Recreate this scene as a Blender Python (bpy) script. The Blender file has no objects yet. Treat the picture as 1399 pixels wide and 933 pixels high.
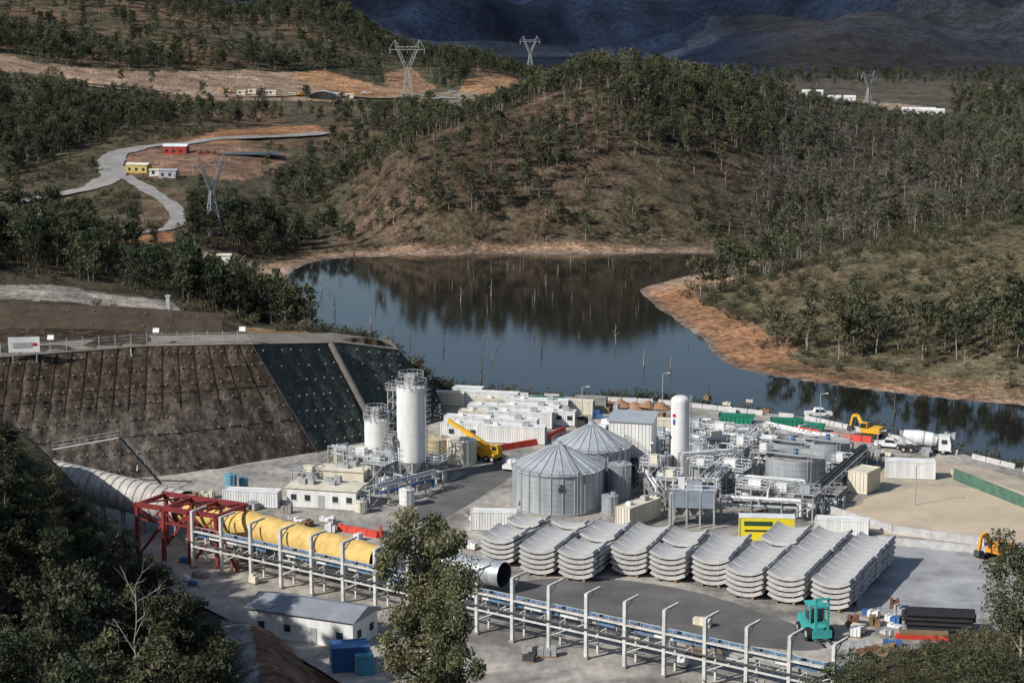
import bpy, math, random
import numpy as np
from mathutils import Vector, Matrix
rnd=random.Random(7); rs=np.random.RandomState(7)
sc=bpy.context.scene
# ------------------------------------------------------------------ camera model (metres, yard level z=0)
H=81.0; F=2700.0; PT=math.atan(486/2700.0); CP,SP=math.cos(PT),math.sin(PT)
def at(u,v,z=0.0):
    x=(u-699.5)/F; y=(466.5-v)/F; dy=CP+y*SP; dz=y*CP-SP; t=(z-H)/dz
    return (x*t,dy*t,z)
def atd(u,v,d):
    x=(u-699.5)/F; y=(466.5-v)/F
    return (x*d,(CP+y*SP)*d,H+(y*CP-SP)*d)
def proj(x,y,z):
    dz=z-H; dep=y*CP-dz*SP; yc=y*SP+dz*CP
    return 699.5+F*x/dep, 466.5-F*yc/dep, dep
# ------------------------------------------------------------------ materials
MATS={}
def nd(nt,t,**k):
    n=nt.nodes.new(t)
    for a,b in k.items(): setattr(n,a,b)
    return n
def mat(name,col,rough=.6,metal=0.,var=.3,scale=.6,bump=0.,bscale=None,spec=.3,streak=False):
    if name in MATS: return MATS[name]
    m=bpy.data.materials.new(name); m.use_nodes=True; nt=m.node_tree; L=nt.links
    b=nt.nodes['Principled BSDF']; b.inputs['Roughness'].default_value=rough; b.inputs['Metallic'].default_value=metal
    b.inputs['Specular IOR Level'].default_value=spec
    tc=nd(nt,'ShaderNodeTexCoord'); mp=nd(nt,'ShaderNodeMapping'); L.new(tc.outputs['Object'],mp.inputs[0])
    if streak: mp.inputs['Scale'].default_value=(1.5,1.5,.18)
    n=nd(nt,'ShaderNodeTexNoise'); n.inputs['Scale'].default_value=scale; n.inputs['Detail'].default_value=8; n.inputs['Roughness'].default_value=.65
    L.new(mp.outputs[0],n.inputs['Vector'])
    mr=nd(nt,'ShaderNodeMapRange'); mr.inputs['From Min'].default_value=.3; mr.inputs['From Max'].default_value=.7
    mr.inputs['To Min'].default_value=1-var; mr.inputs['To Max'].default_value=1+var*.5; L.new(n.outputs['Fac'],mr.inputs['Value'])
    mx=nd(nt,'ShaderNodeVectorMath',operation='SCALE'); mx.inputs[0].default_value=col[:3]; L.new(mr.outputs[0],mx.inputs['Scale'])
    L.new(mx.outputs[0],b.inputs['Base Color'])
    if bump>0:
        n2=nd(nt,'ShaderNodeTexNoise'); n2.inputs['Scale'].default_value=bscale or scale*6; n2.inputs['Detail'].default_value=5
        L.new(tc.outputs['Object'],n2.inputs['Vector'])
        bp=nd(nt,'ShaderNodeBump'); bp.inputs['Strength'].default_value=bump; bp.inputs['Distance'].default_value=.3
        L.new(n2.outputs['Fac'],bp.inputs['Height']); L.new(bp.outputs[0],b.inputs['Normal'])
    MATS[name]=m; return m
white=mat('white_paint',(.74,.74,.72),.5,var=.25,scale=.5,streak=True)
cream=mat('cream_paint',(.68,.63,.50),.55,var=.25,streak=True)
tan=mat('tan_tank_paint',(.50,.42,.27),.6,var=.2,streak=True)
galv=mat('galvanised_steel',(.46,.49,.51),.45,.35,var=.35,scale=.8,streak=True)
galvl=mat('galvanised_roof',(.50,.53,.55),.45,.35,var=.2,scale=.5)
gsteel=mat('grey_steel',(.40,.41,.41),.5,.1,var=.3)
dsteel=mat('dark_steel',(.07,.07,.075),.6,.2,var=.3)
conc=mat('precast_concrete',(.49,.485,.47),.85,var=.3,scale=.9,bump=.2)
concd=mat('weathered_concrete',(.30,.29,.27),.9,var=.35,scale=.5,bump=.2)
redp=mat('red_steel',(.24,.04,.04),.55,var=.35)
redb=mat('red_barrier_plastic',(.55,.06,.035),.5,var=.3)
yell=mat('yellow_machine_paint',(.75,.42,.03),.45,var=.2)
ytarp=mat('yellow_duct_fabric',(.66,.45,.15),.7,var=.3,scale=.8,bump=.4,bscale=1.2)
ysign=mat('yellow_sign',(.80,.65,.03),.5,var=.08)
oran=mat('orange_machine_paint',(.72,.30,.04),.45,var=.2)
teal=mat('teal_machine_paint',(.06,.40,.38),.45,var=.3)
blue=mat('blue_paint',(.05,.14,.32),.5,var=.2)
lblue=mat('light_blue_paint',(.10,.36,.50),.5,var=.2)
greenb=mat('green_skip_paint',(.02,.20,.13),.55,var=.3)
rub=mat('black_rubber',(.02,.02,.02),.8,var=.2)
glass=mat('dark_glass',(.03,.04,.05),.1,var=.1,spec=.6)
wood=mat('timber',(.25,.17,.10),.8,var=.4)
rust=mat('rusty_steel',(.20,.10,.06),.8,var=.4)
ribf=mat('white_duct_fabric',(.50,.46,.41),.8,var=.4,bump=.5,bscale=1.5)
groof=mat('grey_roof_sheet',(.26,.28,.31),.6,var=.3,scale=.4)
redtext=mat('red_logo',(.5,.02,.03),.5,var=.1)
blackp=mat('black_pipe',(.025,.025,.028),.5,var=.3)
# ------------------------------------------------------------------ mesh builder
class M:
    def __init__(s,name,loc=(0,0,0),rot=0.):
        s.name=name; s.loc=loc; s.rot=rot; s.v=[]; s.f=[]; s.mi=[]; s.sm=[]; s.ml=[]
    def m(s,mt):
        if mt not in s.ml: s.ml.append(mt)
        return s.ml.index(mt)
    def add(s,vs,fs,mt,smooth=False):
        o=len(s.v); s.v+= [tuple(a) for a in vs]; k=s.m(mt)
        for f in fs: s.f.append([i+o for i in f]); s.mi.append(k); s.sm.append(smooth)
    def box(s,x,y,z,sx,sy,sz,mt,rz=0.,bev=0.):
        c,sn=math.cos(rz),math.sin(rz); vs=[]
        for dz in (0,1):
            for dx,dy in((-1,-1),(1,-1),(1,1),(-1,1)):
                a,b=dx*sx/2,dy*sy/2; vs.append((x+a*c-b*sn,y+a*sn+b*c,z+dz*sz))
        s.add(vs,[(3,2,1,0),(4,5,6,7),(0,1,5,4),(1,2,6,5),(2,3,7,6),(3,0,4,7)],mt)
    def cyl(s,p0,p1,r0,r1,mt,n=16,caps=True,smooth=True):
        p0=Vector(p0);p1=Vector(p1); d=(p1-p0); 
        if d.length<1e-6: return
        q=d.to_track_quat('Z','Y'); vs=[]
        for p,r in((p0,r0),(p1,r1)):
            for i in range(n):
                a=2*math.pi*i/n; vs.append(p+q@Vector((math.cos(a)*r,math.sin(a)*r,0)))
        s.add(vs,[(i,(i+1)%n,n+(i+1)%n,n+i) for i in range(n)],mt,smooth)
        if caps:
            if r0>0: s.add(vs[:n],[tuple(reversed(range(n)))],mt)
            if r1>0: s.add(vs[n:],[tuple(range(n))],mt)
    def beam(s,p0,p1,w,mt,h=None):
        p0=Vector(p0);p1=Vector(p1); d=p1-p0
        if d.length<1e-6: return
        h=h or w; d.normalize(); up=Vector((0,0,1)) if abs(d.z)<.95 else Vector((0,1,0))
        sd=d.cross(up).normalized(); up=sd.cross(d); vs=[]
        for p in(p0,p1):
            for a,b in((-1,-1),(1,-1),(1,1),(-1,1)): vs.append(p+sd*a*w/2+up*b*h/2)
        s.add(vs,[(3,2,1,0),(4,5,6,7),(0,1,5,4),(1,2,6,5),(2,3,7,6),(3,0,4,7)],mt)
    def poly(s,pts,mt): s.add(pts,[tuple(range(len(pts)))],mt)
    def prism(s,prof,y0,y1,mt):
        n=len(prof); vs=[(a,y0,b) for a,b in prof]+[(a,y1,b) for a,b in prof]
        s.add(vs,[tuple(range(n)),tuple(reversed(range(n,2*n)))]+[(i,n+i,n+(i+1)%n,(i+1)%n) for i in range(n)],mt)
    def rail(s,pts,h=1.1,mt=None,w=.07,step=2.):
        mt=mt or gsteel
        for a,b in zip(pts[:-1],pts[1:]):
            A=Vector(a);B=Vector(b)
            for hh in(h,h*.5): s.beam(A+Vector((0,0,hh)),B+Vector((0,0,hh)),w,mt)
            n=max(1,int((B-A).length/step))
            for i in range(n+1):
                p=A.lerp(B,i/n); s.beam(p,p+Vector((0,0,h)),w,mt)
    def ladder(s,x,y,z0,z1,mt,w=.6,rz=0):
        c,sn=math.cos(rz)*w/2,math.sin(rz)*w/2
        s.beam((x-c,y-sn,z0),(x-c,y-sn,z1),.08,mt); s.beam((x+c,y+sn,z0),(x+c,y+sn,z1),.08,mt)
        z=z0+.4
        while z<z1: s.beam((x-c,y-sn,z),(x+c,y+sn,z),.06,mt); z+=.5
    def wheel(s,x,y,r,w=.35):
        s.cyl((x,y-w/2,r),(x,y+w/2,r),r,r,rub,14); s.cyl((x,y-w/2-.03,r),(x,y+w/2+.03,r),r*.5,r*.5,gsteel,10)
    def done(s,link=True,parent=None):
        me=bpy.data.meshes.new(s.name); me.from_pydata(s.v,[],s.f)
        for a in s.ml: me.materials.append(a)
        me.polygons.foreach_set('material_index',s.mi); me.polygons.foreach_set('use_smooth',s.sm); me.update()
        ob=bpy.data.objects.new(s.name,me); ob.location=s.loc; ob.rotation_euler=(0,0,s.rot)
        if link: sc.collection.objects.link(ob)
        return ob
R=math.radians
# ------------------------------------------------------------------ noise
def vnoise(x,y,seed=0):
    xi=np.floor(x).astype(np.int64); yi=np.floor(y).astype(np.int64); fx=x-xi; fy=y-yi
    def h(a,b):
        n=(a*374761393+b*668265263+seed*974711)&0xffffffff; n=((n^(n>>13))*1274126177)&0xffffffff
        return ((n^(n>>16))&0xffff)/65535.0
    fx=fx*fx*(3-2*fx); fy=fy*fy*(3-2*fy)
    return (h(xi,yi)*(1-fx)+h(xi+1,yi)*fx)*(1-fy)+(h(xi,yi+1)*(1-fx)+h(xi+1,yi+1)*fx)*fy
def fbm(x,y,sc_,o=4,seed=0):
    r=0;a=.5
    for i in range(o): r=r+a*(vnoise(x/sc_+i*17.3,y/sc_-i*9.1,seed+i)-.5)*2; a*=.5; sc_/=2
    return r
def sst(t): t=np.clip(t,0,1); return t*t*(3-2*t)
def inpoly(px,py,poly):
    r=np.zeros(px.shape,bool); n=len(poly)
    for i in range(n):
        x1,y1=poly[i][:2]; x2,y2=poly[(i+1)%n][:2]
        c=((y1>py)!=(y2>py)); xx=(x2-x1)*(py-y1)/((y2-y1) if y2!=y1 else 1e-9)+x1
        r^=(c&(px<xx))
    return r
def sdist(px,py,poly):
    d=np.full(px.shape,1e9); n=len(poly)
    for i in range(n):
        x1,y1=poly[i][:2]; x2,y2=poly[(i+1)%n][:2]; ex,ey=x2-x1,y2-y1
        t=np.clip(((px-x1)*ex+(py-y1)*ey)/(ex*ex+ey*ey+1e-9),0,1)
        d=np.minimum(d,np.hypot(px-x1-t*ex,py-y1-t*ey))
    return np.where(inpoly(px,py,poly),-d,d)
# ------------------------------------------------------------------ terrain
WL=-6.0
lakepx=[(395,382),(400,364),(450,353),(560,349),(700,348),(850,347),(925,346),(1000,348),(1020,353),(965,372),(905,386),(870,400),(895,420),(950,445),(985,480),(992,500),(1060,515),(1200,533),(1399,553),(1700,590),(1700,715),(1399,648),(1200,602),(1100,582),(900,553),(640,535),(600,527),(560,503),(500,480),(440,455),(405,420)]
LAKE=[at(u,v,WL) for u,v in lakepx]
def chaikin(P,k=2,closed=True):
    for _ in range(k):
        Q=[]; n=len(P)
        for i in range(n if closed else n-1):
            a=P[i];b=P[(i+1)%n]
            Q.append(tuple(a[j]*.75+b[j]*.25 for j in range(len(a)))); Q.append(tuple(a[j]*.25+b[j]*.75 for j in range(len(a))))
        if not closed: Q=[P[0]]+Q+[P[-1]]
        P=Q
    return P
LAKE=chaikin(LAKE,1)
WT=19.0
walltop=[at(-300,505,WT),at(0,488,WT),at(200,473,WT),at(345,470,WT),at(465,468,16),at(545,478,13),at(590,530,5),at(612,572,.2)]
PLAT=walltop+[at(u,v) for u,v in [(597,545),(640,535),(900,548),(1100,570),(1200,592),(1399,640),(1700,720),(1700,870),(1399,885),(1150,935),(1100,960),(700,962),(500,955),(438,915),(345,862),(180,780),(60,715),(-300,690)]]
ctl=[]
def C(*a):
    for u,v,d in a: ctl.append(atd(u,v,d))
def CZ(*a):
    for x,y,z in a: ctl.append((x,y,z))
for u,v in [(500,400),(650,380),(650,450),(800,380),(800,450),(700,510),(900,500),(930,380),(1050,535),(1200,565),(1350,590),(1600,640)]: ctl.append(at(u,v,WL))
for p in walltop[:-1]: ctl.append(p)
for u,v in [(620,545),(900,550),(1200,592),(1399,640),(700,800),(1000,700),(300,750),(1300,800)]: ctl.append(at(u,v,-1))
C((0,440,362),(0,400,400),(150,405,412),(240,425,400),(330,460,385),(420,455,400),(500,472,410),(200,380,480),(0,330,520),(-200,330,520),(-200,400,420),(400,435,500),(390,395,590),(300,368,600),(300,330,640),
(240,290,700),(150,235,800),(130,325,660),(20,278,760),(-200,270,760),(60,180,920),(-200,170,920),(340,208,850),(440,183,950),(440,250,790),(480,310,685),(420,345,655),
(-250,70,1150),(0,78,1150),(0,112,1060),(130,110,1130),(270,135,1080),(270,105,1180),(400,100,1230),(440,135,1130),(540,132,1200),(500,165,1000),
(-250,-40,1500),(0,-20,1500),(200,-10,1600),(420,20,1600),(520,55,1500),(650,88,1420),(680,128,1200),(750,128,1300),(620,120,1250),
(830,100,805),(760,130,780),(700,162,755),(650,182,730),(590,208,710),(550,235,695),(540,290,675),(830,240,705),(700,270,680),(950,250,715),(950,113,850),(1000,128,880),(1090,147,930),(1200,175,950),(1300,190,980),(1450,190,1000),
(1100,250,760),(1250,280,710),(1399,262,700),(1600,250,700),(1050,340,655),(1600,280,570),(1399,308,560),(1250,337,560),(1100,370,560),(1000,395,560),(1100,425,505),(1250,430,490),(1399,450,460),(1399,380,510),(1600,440,460),(1400,530,425),(1050,480,475),(1000,440,520))
CZ((100,600,1),(180,620,2),(260,650,0),(-40,900,6),(0,960,8))
for a in(-.35,-.22,-.1,0,.08,.15,.22,.33):
    CZ((a*1950,1950,-2 if a>-.05 else 5),(a*2500,2500,22),(a*3200,3200,75),(a*4300,4300,190),(a*5800,5800,420))
for a in(0.05,.12,.2,.3): CZ((a*1350,1350,-5),(a*1600,1600,-5))
for a in(-.12,-.04): CZ((a*1700,1700,0))
CZ((-500,1900,60),(-700,2600,130))
CZ((0,10,76),(-60,60,58),(0,60,48),(60,60,52),(0,100,34),(60,100,38),(-60,110,34),(0,150,17),(30,160,15),(-30,150,16),(0,200,4),(-30,205,5))
C((0,690,205),(-250,620,215),(0,850,160),(0,980,120),(150,830,195),(200,900,180),(200,1010,150),(325,885,215),(385,893,222),(350,965,190),(430,935,222),(500,975,212),(1399,885,195),(1600,860,190),(1200,930,205),(1080,955,215),(1399,980,150))
ctl=np.array(ctl)
def warp(x,y): 
    yy=np.maximum(y,5.); return 3.0*x/yy, np.log(yy)
cx,cy=warp(ctl[:,0],ctl[:,1]); MC=.07
A=np.sqrt((cx[:,None]-cx)**2+(cy[:,None]-cy)**2+MC*MC); n=len(ctl)
AA=np.zeros((n+1,n+1)); AA[:n,:n]=A-np.eye(n)*1e-3; AA[:n,n]=1; AA[n,:n]=1
wts=np.linalg.solve(AA,np.append(ctl[:,2],0))
def mq(x,y):
    a,b=warp(x,y); r=np.full(a.shape,wts[n])
    for i in range(n): r=r+wts[i]*np.sqrt((a-cx[i])**2+(b-cy[i])**2+MC*MC)
    return r
def height(x,y):
    x=np.asarray(x,float); y=np.asarray(y,float)
    T=mq(x,y)
    am=sst((y-420)/300)
    T=T+fbm(x,y,70,4,3)*3.4*am+fbm(x,y,14,3,5)*.5
    g=1-np.abs(fbm(x+fbm(x,y,500,2,61)*250,y*.8,900,5,11))*2.2; g2=1-np.abs(fbm(x,y*.7,330,4,15))*2.4
    T=T+sst((y-1750)/900)*((g-.5)*95+(g2-.5)*34)*np.clip(y/2600,.4,2.0)
    T=np.maximum(T,-4.6)
    dl=sdist(x,y,LAKE)+fbm(x,y,26,3,8)*4
    T=np.where(dl>0,WL+.02+(T-WL)*sst(dl/32)+np.minimum(dl,25)*.05*(1-sst(dl/32)),WL+np.maximum(dl*.25,-8))
    dp=sdist(x,y,PLAT)
    w=np.where((x<-12)&(y>300),1.2,np.where(x<-18,6.,11.))
    s=sst(dp/w)
    T=np.where(dp<=0,-.5,-.5+(T+.5)*s)
    return T
a_=np.concatenate([np.linspace(-.75,-.3,45)[:-1],np.linspace(-.3,.3,470),np.linspace(.3,.75,45)[1:]])
Y_=np.concatenate([np.geomspace(12,180,60)[:-1],np.geomspace(180,1700,430),np.geomspace(1700,7500,190)[1:]])
na,ny=len(a_),len(Y_)
GY,GA=np.meshgrid(Y_,a_,indexing='ij'); GX=GA*GY
GZ=height(GX.ravel(),GY.ravel()).reshape(GX.shape)
def make_grid(name,X,Y,Z):
    r,c=X.shape; me=bpy.data.meshes.new(name)
    co=np.stack([X,Y,Z],-1).reshape(-1,3).astype(np.float32)
    idx=np.arange(r*c).reshape(r,c); q=np.stack([idx[:-1,:-1],idx[:-1,1:],idx[1:,1:],idx[1:,:-1]],-1).reshape(-1,4)
    me.vertices.add(len(co)); me.vertices.foreach_set('co',co.ravel())
    me.loops.add(q.size); me.loops.foreach_set('vertex_index',q.ravel().astype(np.int32))
    me.polygons.add(len(q)); me.polygons.foreach_set('loop_start',np.arange(0,q.size,4).astype(np.int32))
    me.polygons.foreach_set('use_smooth',np.ones(len(q),bool))
    me.update(calc_edges=True); me.validate()
    ob=bpy.data.objects.new(name,me); sc.collection.objects.link(ob); return ob
ter=make_grid('terrain',GX,GY,GZ)
fx,fy,fz=GX.ravel(),GY.ravel(),GZ.ravel()
U,V,D=proj(fx,fy,fz)
nu=fbm(fx,fy,40,4,21)*14; nv=fbm(fx,fy,40,4,22)*8
k=np.clip(900/np.maximum(D,300),.4,1.6); Uj=U+nu*k*.8; Vj=V+nv*k*.6
col=np.empty((len(fx),3)); 
def setc(mask,c,amt=1.): col[mask]=col[mask]*(1-amt)+np.array(c)*amt
col[:]=(.098,.088,.055)
nz=fbm(fx,fy,120,5,31); nz2=fbm(fx,fy,60,4,33)
m_=nz>.05; setc(m_,(.125,.10,.065),.7); setc((nz2>.15)&(fy>450)&(fx<0),(.21,.13,.08),.6)
setc((fy>600)&(fy<1050)&(fx>-60),(.135,.092,.063),.8); setc((fy>600)&(fy<1050)&(fx>-60)&(nz2>.1),(.105,.09,.056),.6)
hp=(fy>415)&(fy<640)&(fx>40); setc(hp,(.155,.13,.077)); setc(hp&(nz>.0),(.125,.115,.066),.7); setc(hp&(nz2>.22),(.20,.145,.09),.6)
gy=(fy>600)&(U>1050)&(fy<1100); setc(gy,(.12,.105,.085),.8)
setc((fy<260),(.085,.072,.045))
setc((fy>1150)&(fy<2000)&(fx>80),(.125,.108,.085),.8)
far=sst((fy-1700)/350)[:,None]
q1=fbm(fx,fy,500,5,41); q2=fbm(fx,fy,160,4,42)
mcol=np.where((q1>.10)[:,None],np.array((.032,.042,.060)),np.array((.012,.020,.040)))*np.clip(1+q2[:,None]*1.3,.4,2)  # cloud shadow and distance haze painted into the far mountains' dark blue colour
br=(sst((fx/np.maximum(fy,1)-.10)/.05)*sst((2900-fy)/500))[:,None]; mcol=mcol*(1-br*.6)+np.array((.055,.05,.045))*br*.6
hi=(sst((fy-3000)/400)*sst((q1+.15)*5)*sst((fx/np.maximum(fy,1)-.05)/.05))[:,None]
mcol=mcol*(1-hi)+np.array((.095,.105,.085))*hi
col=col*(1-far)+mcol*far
zones=[([(-100,70),(0,72),(60,88),(180,98),(330,96),(430,98),(500,112),(560,132),(460,138),(300,137),(180,118),(60,103),(0,98),(-100,96)],(.40,.28,.20),900,1500),
([(395,100),(440,96),(500,112),(545,130),(520,135),(470,135),(420,115)],(.43,.24,.125),900,1500),
([(625,128),(640,108),(690,104),(740,120),(735,140),(680,138)],(.42,.24,.13),900,1600),
([(525,100),(560,92),(600,120),(560,132),(530,125)],(.36,.22,.13),900,1600),
([(560,130),(640,125),(690,148),(670,160),(620,145)],(.28,.24,.18),900,1600),
([(300,178),(430,170),(445,180),(380,190),(250,195)],(.36,.18,.095),700,1300),
([(170,215),(200,205),(260,200),(330,200),(400,212),(380,235),(330,250),(280,240),(220,245),(180,240)],(.28,.17,.115),600,1300),
([(110,322),(160,315),(230,318),(240,330),(150,340)],(.40,.20,.10),500,1000),
([(190,250),(260,262),(255,300),(210,310),(160,310),(190,290)],(.19,.14,.09),500,1000),
([(268,345),(320,340),(345,360),(410,368),(400,392),(330,395),(285,385)],(.44,.35,.27),500,800),
([(-100,388),(80,388),(160,402),(240,412),(252,432),(180,425),(100,410),(-100,405)],(.48,.42,.36),300,520),
([(-100,408),(100,412),(200,430),(330,445),(345,472),(200,470),(-100,485)],(.085,.062,.042),300,520),
([(325,448),(420,455),(440,468),(345,468)],(.34,.22,.12),300,520),
([(330,845),(380,845),(430,890),(520,960),(330,1000),(320,930)],(.30,.17,.11),100,300),
([(305,850),(340,850),(340,960),(310,980)],(.45,.42,.38),100,300),
([(900,88),(950,85),(940,105),(905,108)],(.25,.17,.14),1500,4000),
([(920,128),(1100,128),(1290,150),(1290,160),(1230,165),(1100,140),(925,140)],(.38,.29,.21),1000,2600),
([(1190,158),(1240,150),(1250,175),(1225,180)],(.44,.28,.16),900,2600)]
for pl,c,d0,d1 in zones:
    setc(inpoly(Uj,Vj,pl)&(D>d0)&(D<d1),c,.92)
dl=sdist(fx,fy,LAKE)+fbm(fx,fy,26,3,8)*4
bw=np.where((U>860)&(fy<580),17,10)+fbm(fx,fy,30,3,9)*6
sh=(dl<bw)&(fy>360)&(fy<700)
setc(sh,(.34,.215,.14),.9); setc(sh&(dl<6),(.32,.24,.18),.7); setc(sh&(U>860)&(fy<580)&(dl>2),(.41,.215,.115),.85); setc(sh&(U>860)&(fy<580)&(nz2>.10),(.43,.31,.21),.6); setc(dl<2.5,(.27,.20,.155),.8); setc(dl<-.5,(.06,.05,.035))
ns=(fy<450)&(dl>0)&(dl<30)&(U>560); setc(ns&(dl>5),(.14,.12,.075),.7)
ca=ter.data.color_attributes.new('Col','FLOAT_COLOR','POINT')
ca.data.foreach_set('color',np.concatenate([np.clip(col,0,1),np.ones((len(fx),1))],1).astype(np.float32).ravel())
tm=bpy.data.materials.new('hillside_ground'); tm.use_nodes=True; nt=tm.node_tree; L=nt.links; b=nt.nodes['Principled BSDF']
b.inputs['Roughness'].default_value=.95; b.inputs['Specular IOR Level'].default_value=.1
va=nd(nt,'ShaderNodeVertexColor',layer_name='Col'); tc=nd(nt,'ShaderNodeTexCoord')
prev=None
for s_,lo,hi_ in((.02,.75,1.25),(.12,.6,1.35),(.6,.5,1.45),(2.2,.7,1.25)):
    n_=nd(nt,'ShaderNodeTexNoise'); n_.inputs['Scale'].default_value=s_; n_.inputs['Detail'].default_value=5; L.new(tc.outputs['Object'],n_.inputs['Vector'])
    r_=nd(nt,'ShaderNodeMapRange'); r_.inputs['From Min'].default_value=.33; r_.inputs['From Max'].default_value=.67; r_.inputs['To Min'].default_value=lo; r_.inputs['To Max'].default_value=hi_
    L.new(n_.outputs['Fac'],r_.inputs['Value'])
    if prev is None: prev=r_.outputs[0]
    else:
        q=nd(nt,'ShaderNodeMath',operation='MULTIPLY'); L.new(prev,q.inputs[0]); L.new(r_.outputs[0],q.inputs[1]); prev=q.outputs[0]
vm=nd(nt,'ShaderNodeVectorMath',operation='SCALE'); L.new(va.outputs['Color'],vm.inputs[0]); L.new(prev,vm.inputs['Scale']); L.new(vm.outputs[0],b.inputs['Base Color'])
nb=nd(nt,'ShaderNodeTexNoise'); nb.inputs['Scale'].default_value=.35; nb.inputs['Detail'].default_value=8; nb.inputs['Roughness'].default_value=.7; L.new(tc.outputs['Object'],nb.inputs['Vector'])
nb2=nd(nt,'ShaderNodeTexNoise'); nb2.inputs['Scale'].default_value=.045; nb2.inputs['Detail'].default_value=8; nb2.inputs['Roughness'].default_value=.75; L.new(tc.outputs['Object'],nb2.inputs['Vector'])
bp=nd(nt,'ShaderNodeBump'); bp.inputs['Strength'].default_value=.9; bp.inputs['Distance'].default_value=1.2; L.new(nb.outputs['Fac'],bp.inputs['Height'])
bp2=nd(nt,'ShaderNodeBump'); bp2.inputs['Strength'].default_value=.7; bp2.inputs['Distance'].default_value=7; L.new(nb2.outputs['Fac'],bp2.inputs['Height']); L.new(bp.outputs[0],bp2.inputs['Normal'])
L.new(bp2.outputs[0],b.inputs['Normal']); ter.data.materials.append(tm)
def hit(u,v,d0=330,d1=3000):
    d=np.geomspace(d0,d1,500); x=(u-699.5)/F; y=(466.5-v)/F
    X=x*d; Y=(CP+y*SP)*d; Z=H+(y*CP-SP)*d; h=height(X,Y); i=np.argmax(Z<=h)
    return (X[i],Y[i],float(h[i]))
def gz(x,y): return float(height(np.array([x]),np.array([y]))[0])
# ------------------------------------------------------------------ lake
w=M('lake_water'); wm=bpy.data.materials.new('water'); wm.use_nodes=True; nt=wm.node_tree; L=nt.links; b=nt.nodes['Principled BSDF']
b.inputs['Base Color'].default_value=(.012,.012,.010,1); b.inputs['Roughness'].default_value=.05; b.inputs['IOR'].default_value=1.33
tc=nd(nt,'ShaderNodeTexCoord'); n_=nd(nt,'ShaderNodeTexNoise'); n_.inputs['Scale'].default_value=.9; n_.inputs['Detail'].default_value=3; L.new(tc.outputs['Object'],n_.inputs['Vector'])
bp=nd(nt,'ShaderNodeBump'); bp.inputs['Strength'].default_value=.06; bp.inputs['Distance'].default_value=.15; L.new(n_.outputs['Fac'],bp.inputs['Height']); L.new(bp.outputs[0],b.inputs['Normal'])
w.poly([(-140,380,WL),(-140,720,WL),(420,720,WL),(420,300,WL),(60,300,WL),(0,380,WL)],wm); w.done()
# ------------------------------------------------------------------ roads draped on terrain
road_m=mat('gravel_road',(.29,.275,.255),.9,var=.35,scale=.15)
def road(name,px,wd,mt=road_m,d0=430):
    pts=[hit(u,v,d0) for u,v in px]; pts=chaikin([(p[0],p[1]) for p in pts],3,False)
    L_=[]; 
    for i,p in enumerate(pts):
        a=pts[max(0,i-1)];b_=pts[min(len(pts)-1,i+1)]; t=Vector((b_[0]-a[0],b_[1]-a[1])).normalized(); nrm=Vector((-t.y,t.x)); ww=wd*(1+.12*math.sin(i*.7)+.08*math.sin(i*1.9))
        L_.append([(p[0]+nrm.x*ww*k_,p[1]+nrm.y*ww*k_) for k_ in(-.5,-.25,0,.25,.5)])
    P_=np.array(L_); Z=height(P_[...,0].ravel(),P_[...,1].ravel()).reshape(P_.shape[:2]); Zm=Z.max(1,keepdims=True)*.6+Z*.4+.35
    ob=make_grid(name,P_[...,0],P_[...,1],Zm); ob.data.materials.append(mt); return ob
road('gravel_road',[(-60,290),(20,277),(90,268),(138,255),(160,240),(150,226),(155,212),(190,203),(250,198),(330,191),(440,183)],11)
road('gravel_track',[(168,243),(205,262),(240,285),(245,305),(225,318),(170,322),(130,328)],5.5)
road('access_road',[(560,129),(610,134),(648,140)],5,d0=900)
road('bench_road',[(0,108),(130,118),(280,132),(400,132),(560,132)],6,mat('dirt_road',(.36,.27,.20),.9,var=.2,scale=.1),d0=700)
# ------------------------------------------------------------------ yard
yard=bpy.data.materials.new('yard_surface'); yard.use_nodes=True; nt=yard.node_tree; L=nt.links; b=nt.nodes['Principled BSDF']; b.inputs['Roughness'].default_value=.9; b.inputs['Specular IOR Level'].default_value=.15
tc=nd(nt,'ShaderNodeTexCoord'); n1=nd(nt,'ShaderNodeTexNoise'); n1.inputs['Scale'].default_value=.06; n1.inputs['Detail'].default_value=7; n1.inputs['Roughness'].default_value=.6; n1.inputs['Distortion'].default_value=1.2; L.new(tc.outputs['Object'],n1.inputs['Vector'])
cr=nd(nt,'ShaderNodeValToRGB'); e=cr.color_ramp.elements; e[0].position=.36; e[0].color=(.17,.16,.145,1); e[1].position=.64; e[1].color=(.45,.41,.355,1); x_=cr.color_ramp.elements.new(.48); x_.color=(.31,.29,.26,1)
L.new(n1.outputs['Fac'],cr.inputs[0]); n2=nd(nt,'ShaderNodeTexNoise'); n2.inputs['Scale'].default_value=.9; n2.inputs['Detail'].default_value=8; 
mp=nd(nt,'ShaderNodeMapping'); mp.inputs['Rotation'].default_value=(0,0,R(25)); mp.inputs['Scale'].default_value=(1,.4,1); L.new(tc.outputs['Object'],mp.inputs[0]); L.new(mp.outputs[0],n2.inputs['Vector'])
r_=nd(nt,'ShaderNodeMapRange'); r_.inputs['From Min'].default_value=.3; r_.inputs['From Max'].default_value=.7; r_.inputs['To Min'].default_value=.75; r_.inputs['To Max'].default_value=1.2; L.new(n2.outputs['Fac'],r_.inputs['Value'])
vm=nd(nt,'ShaderNodeVectorMath',operation='SCALE'); L.new(cr.outputs[0],vm.inputs[0]); L.new(r_.outputs[0],vm.inputs['Scale']); L.new(vm.outputs[0],b.inputs['Base Color'])
base=[at(-300,660),at(100,655),at(300,640),at(435,612),at(505,598),at(560,583),at(612,568)]+[(p[0],p[1],0) for p in PLAT[8:]]
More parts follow.
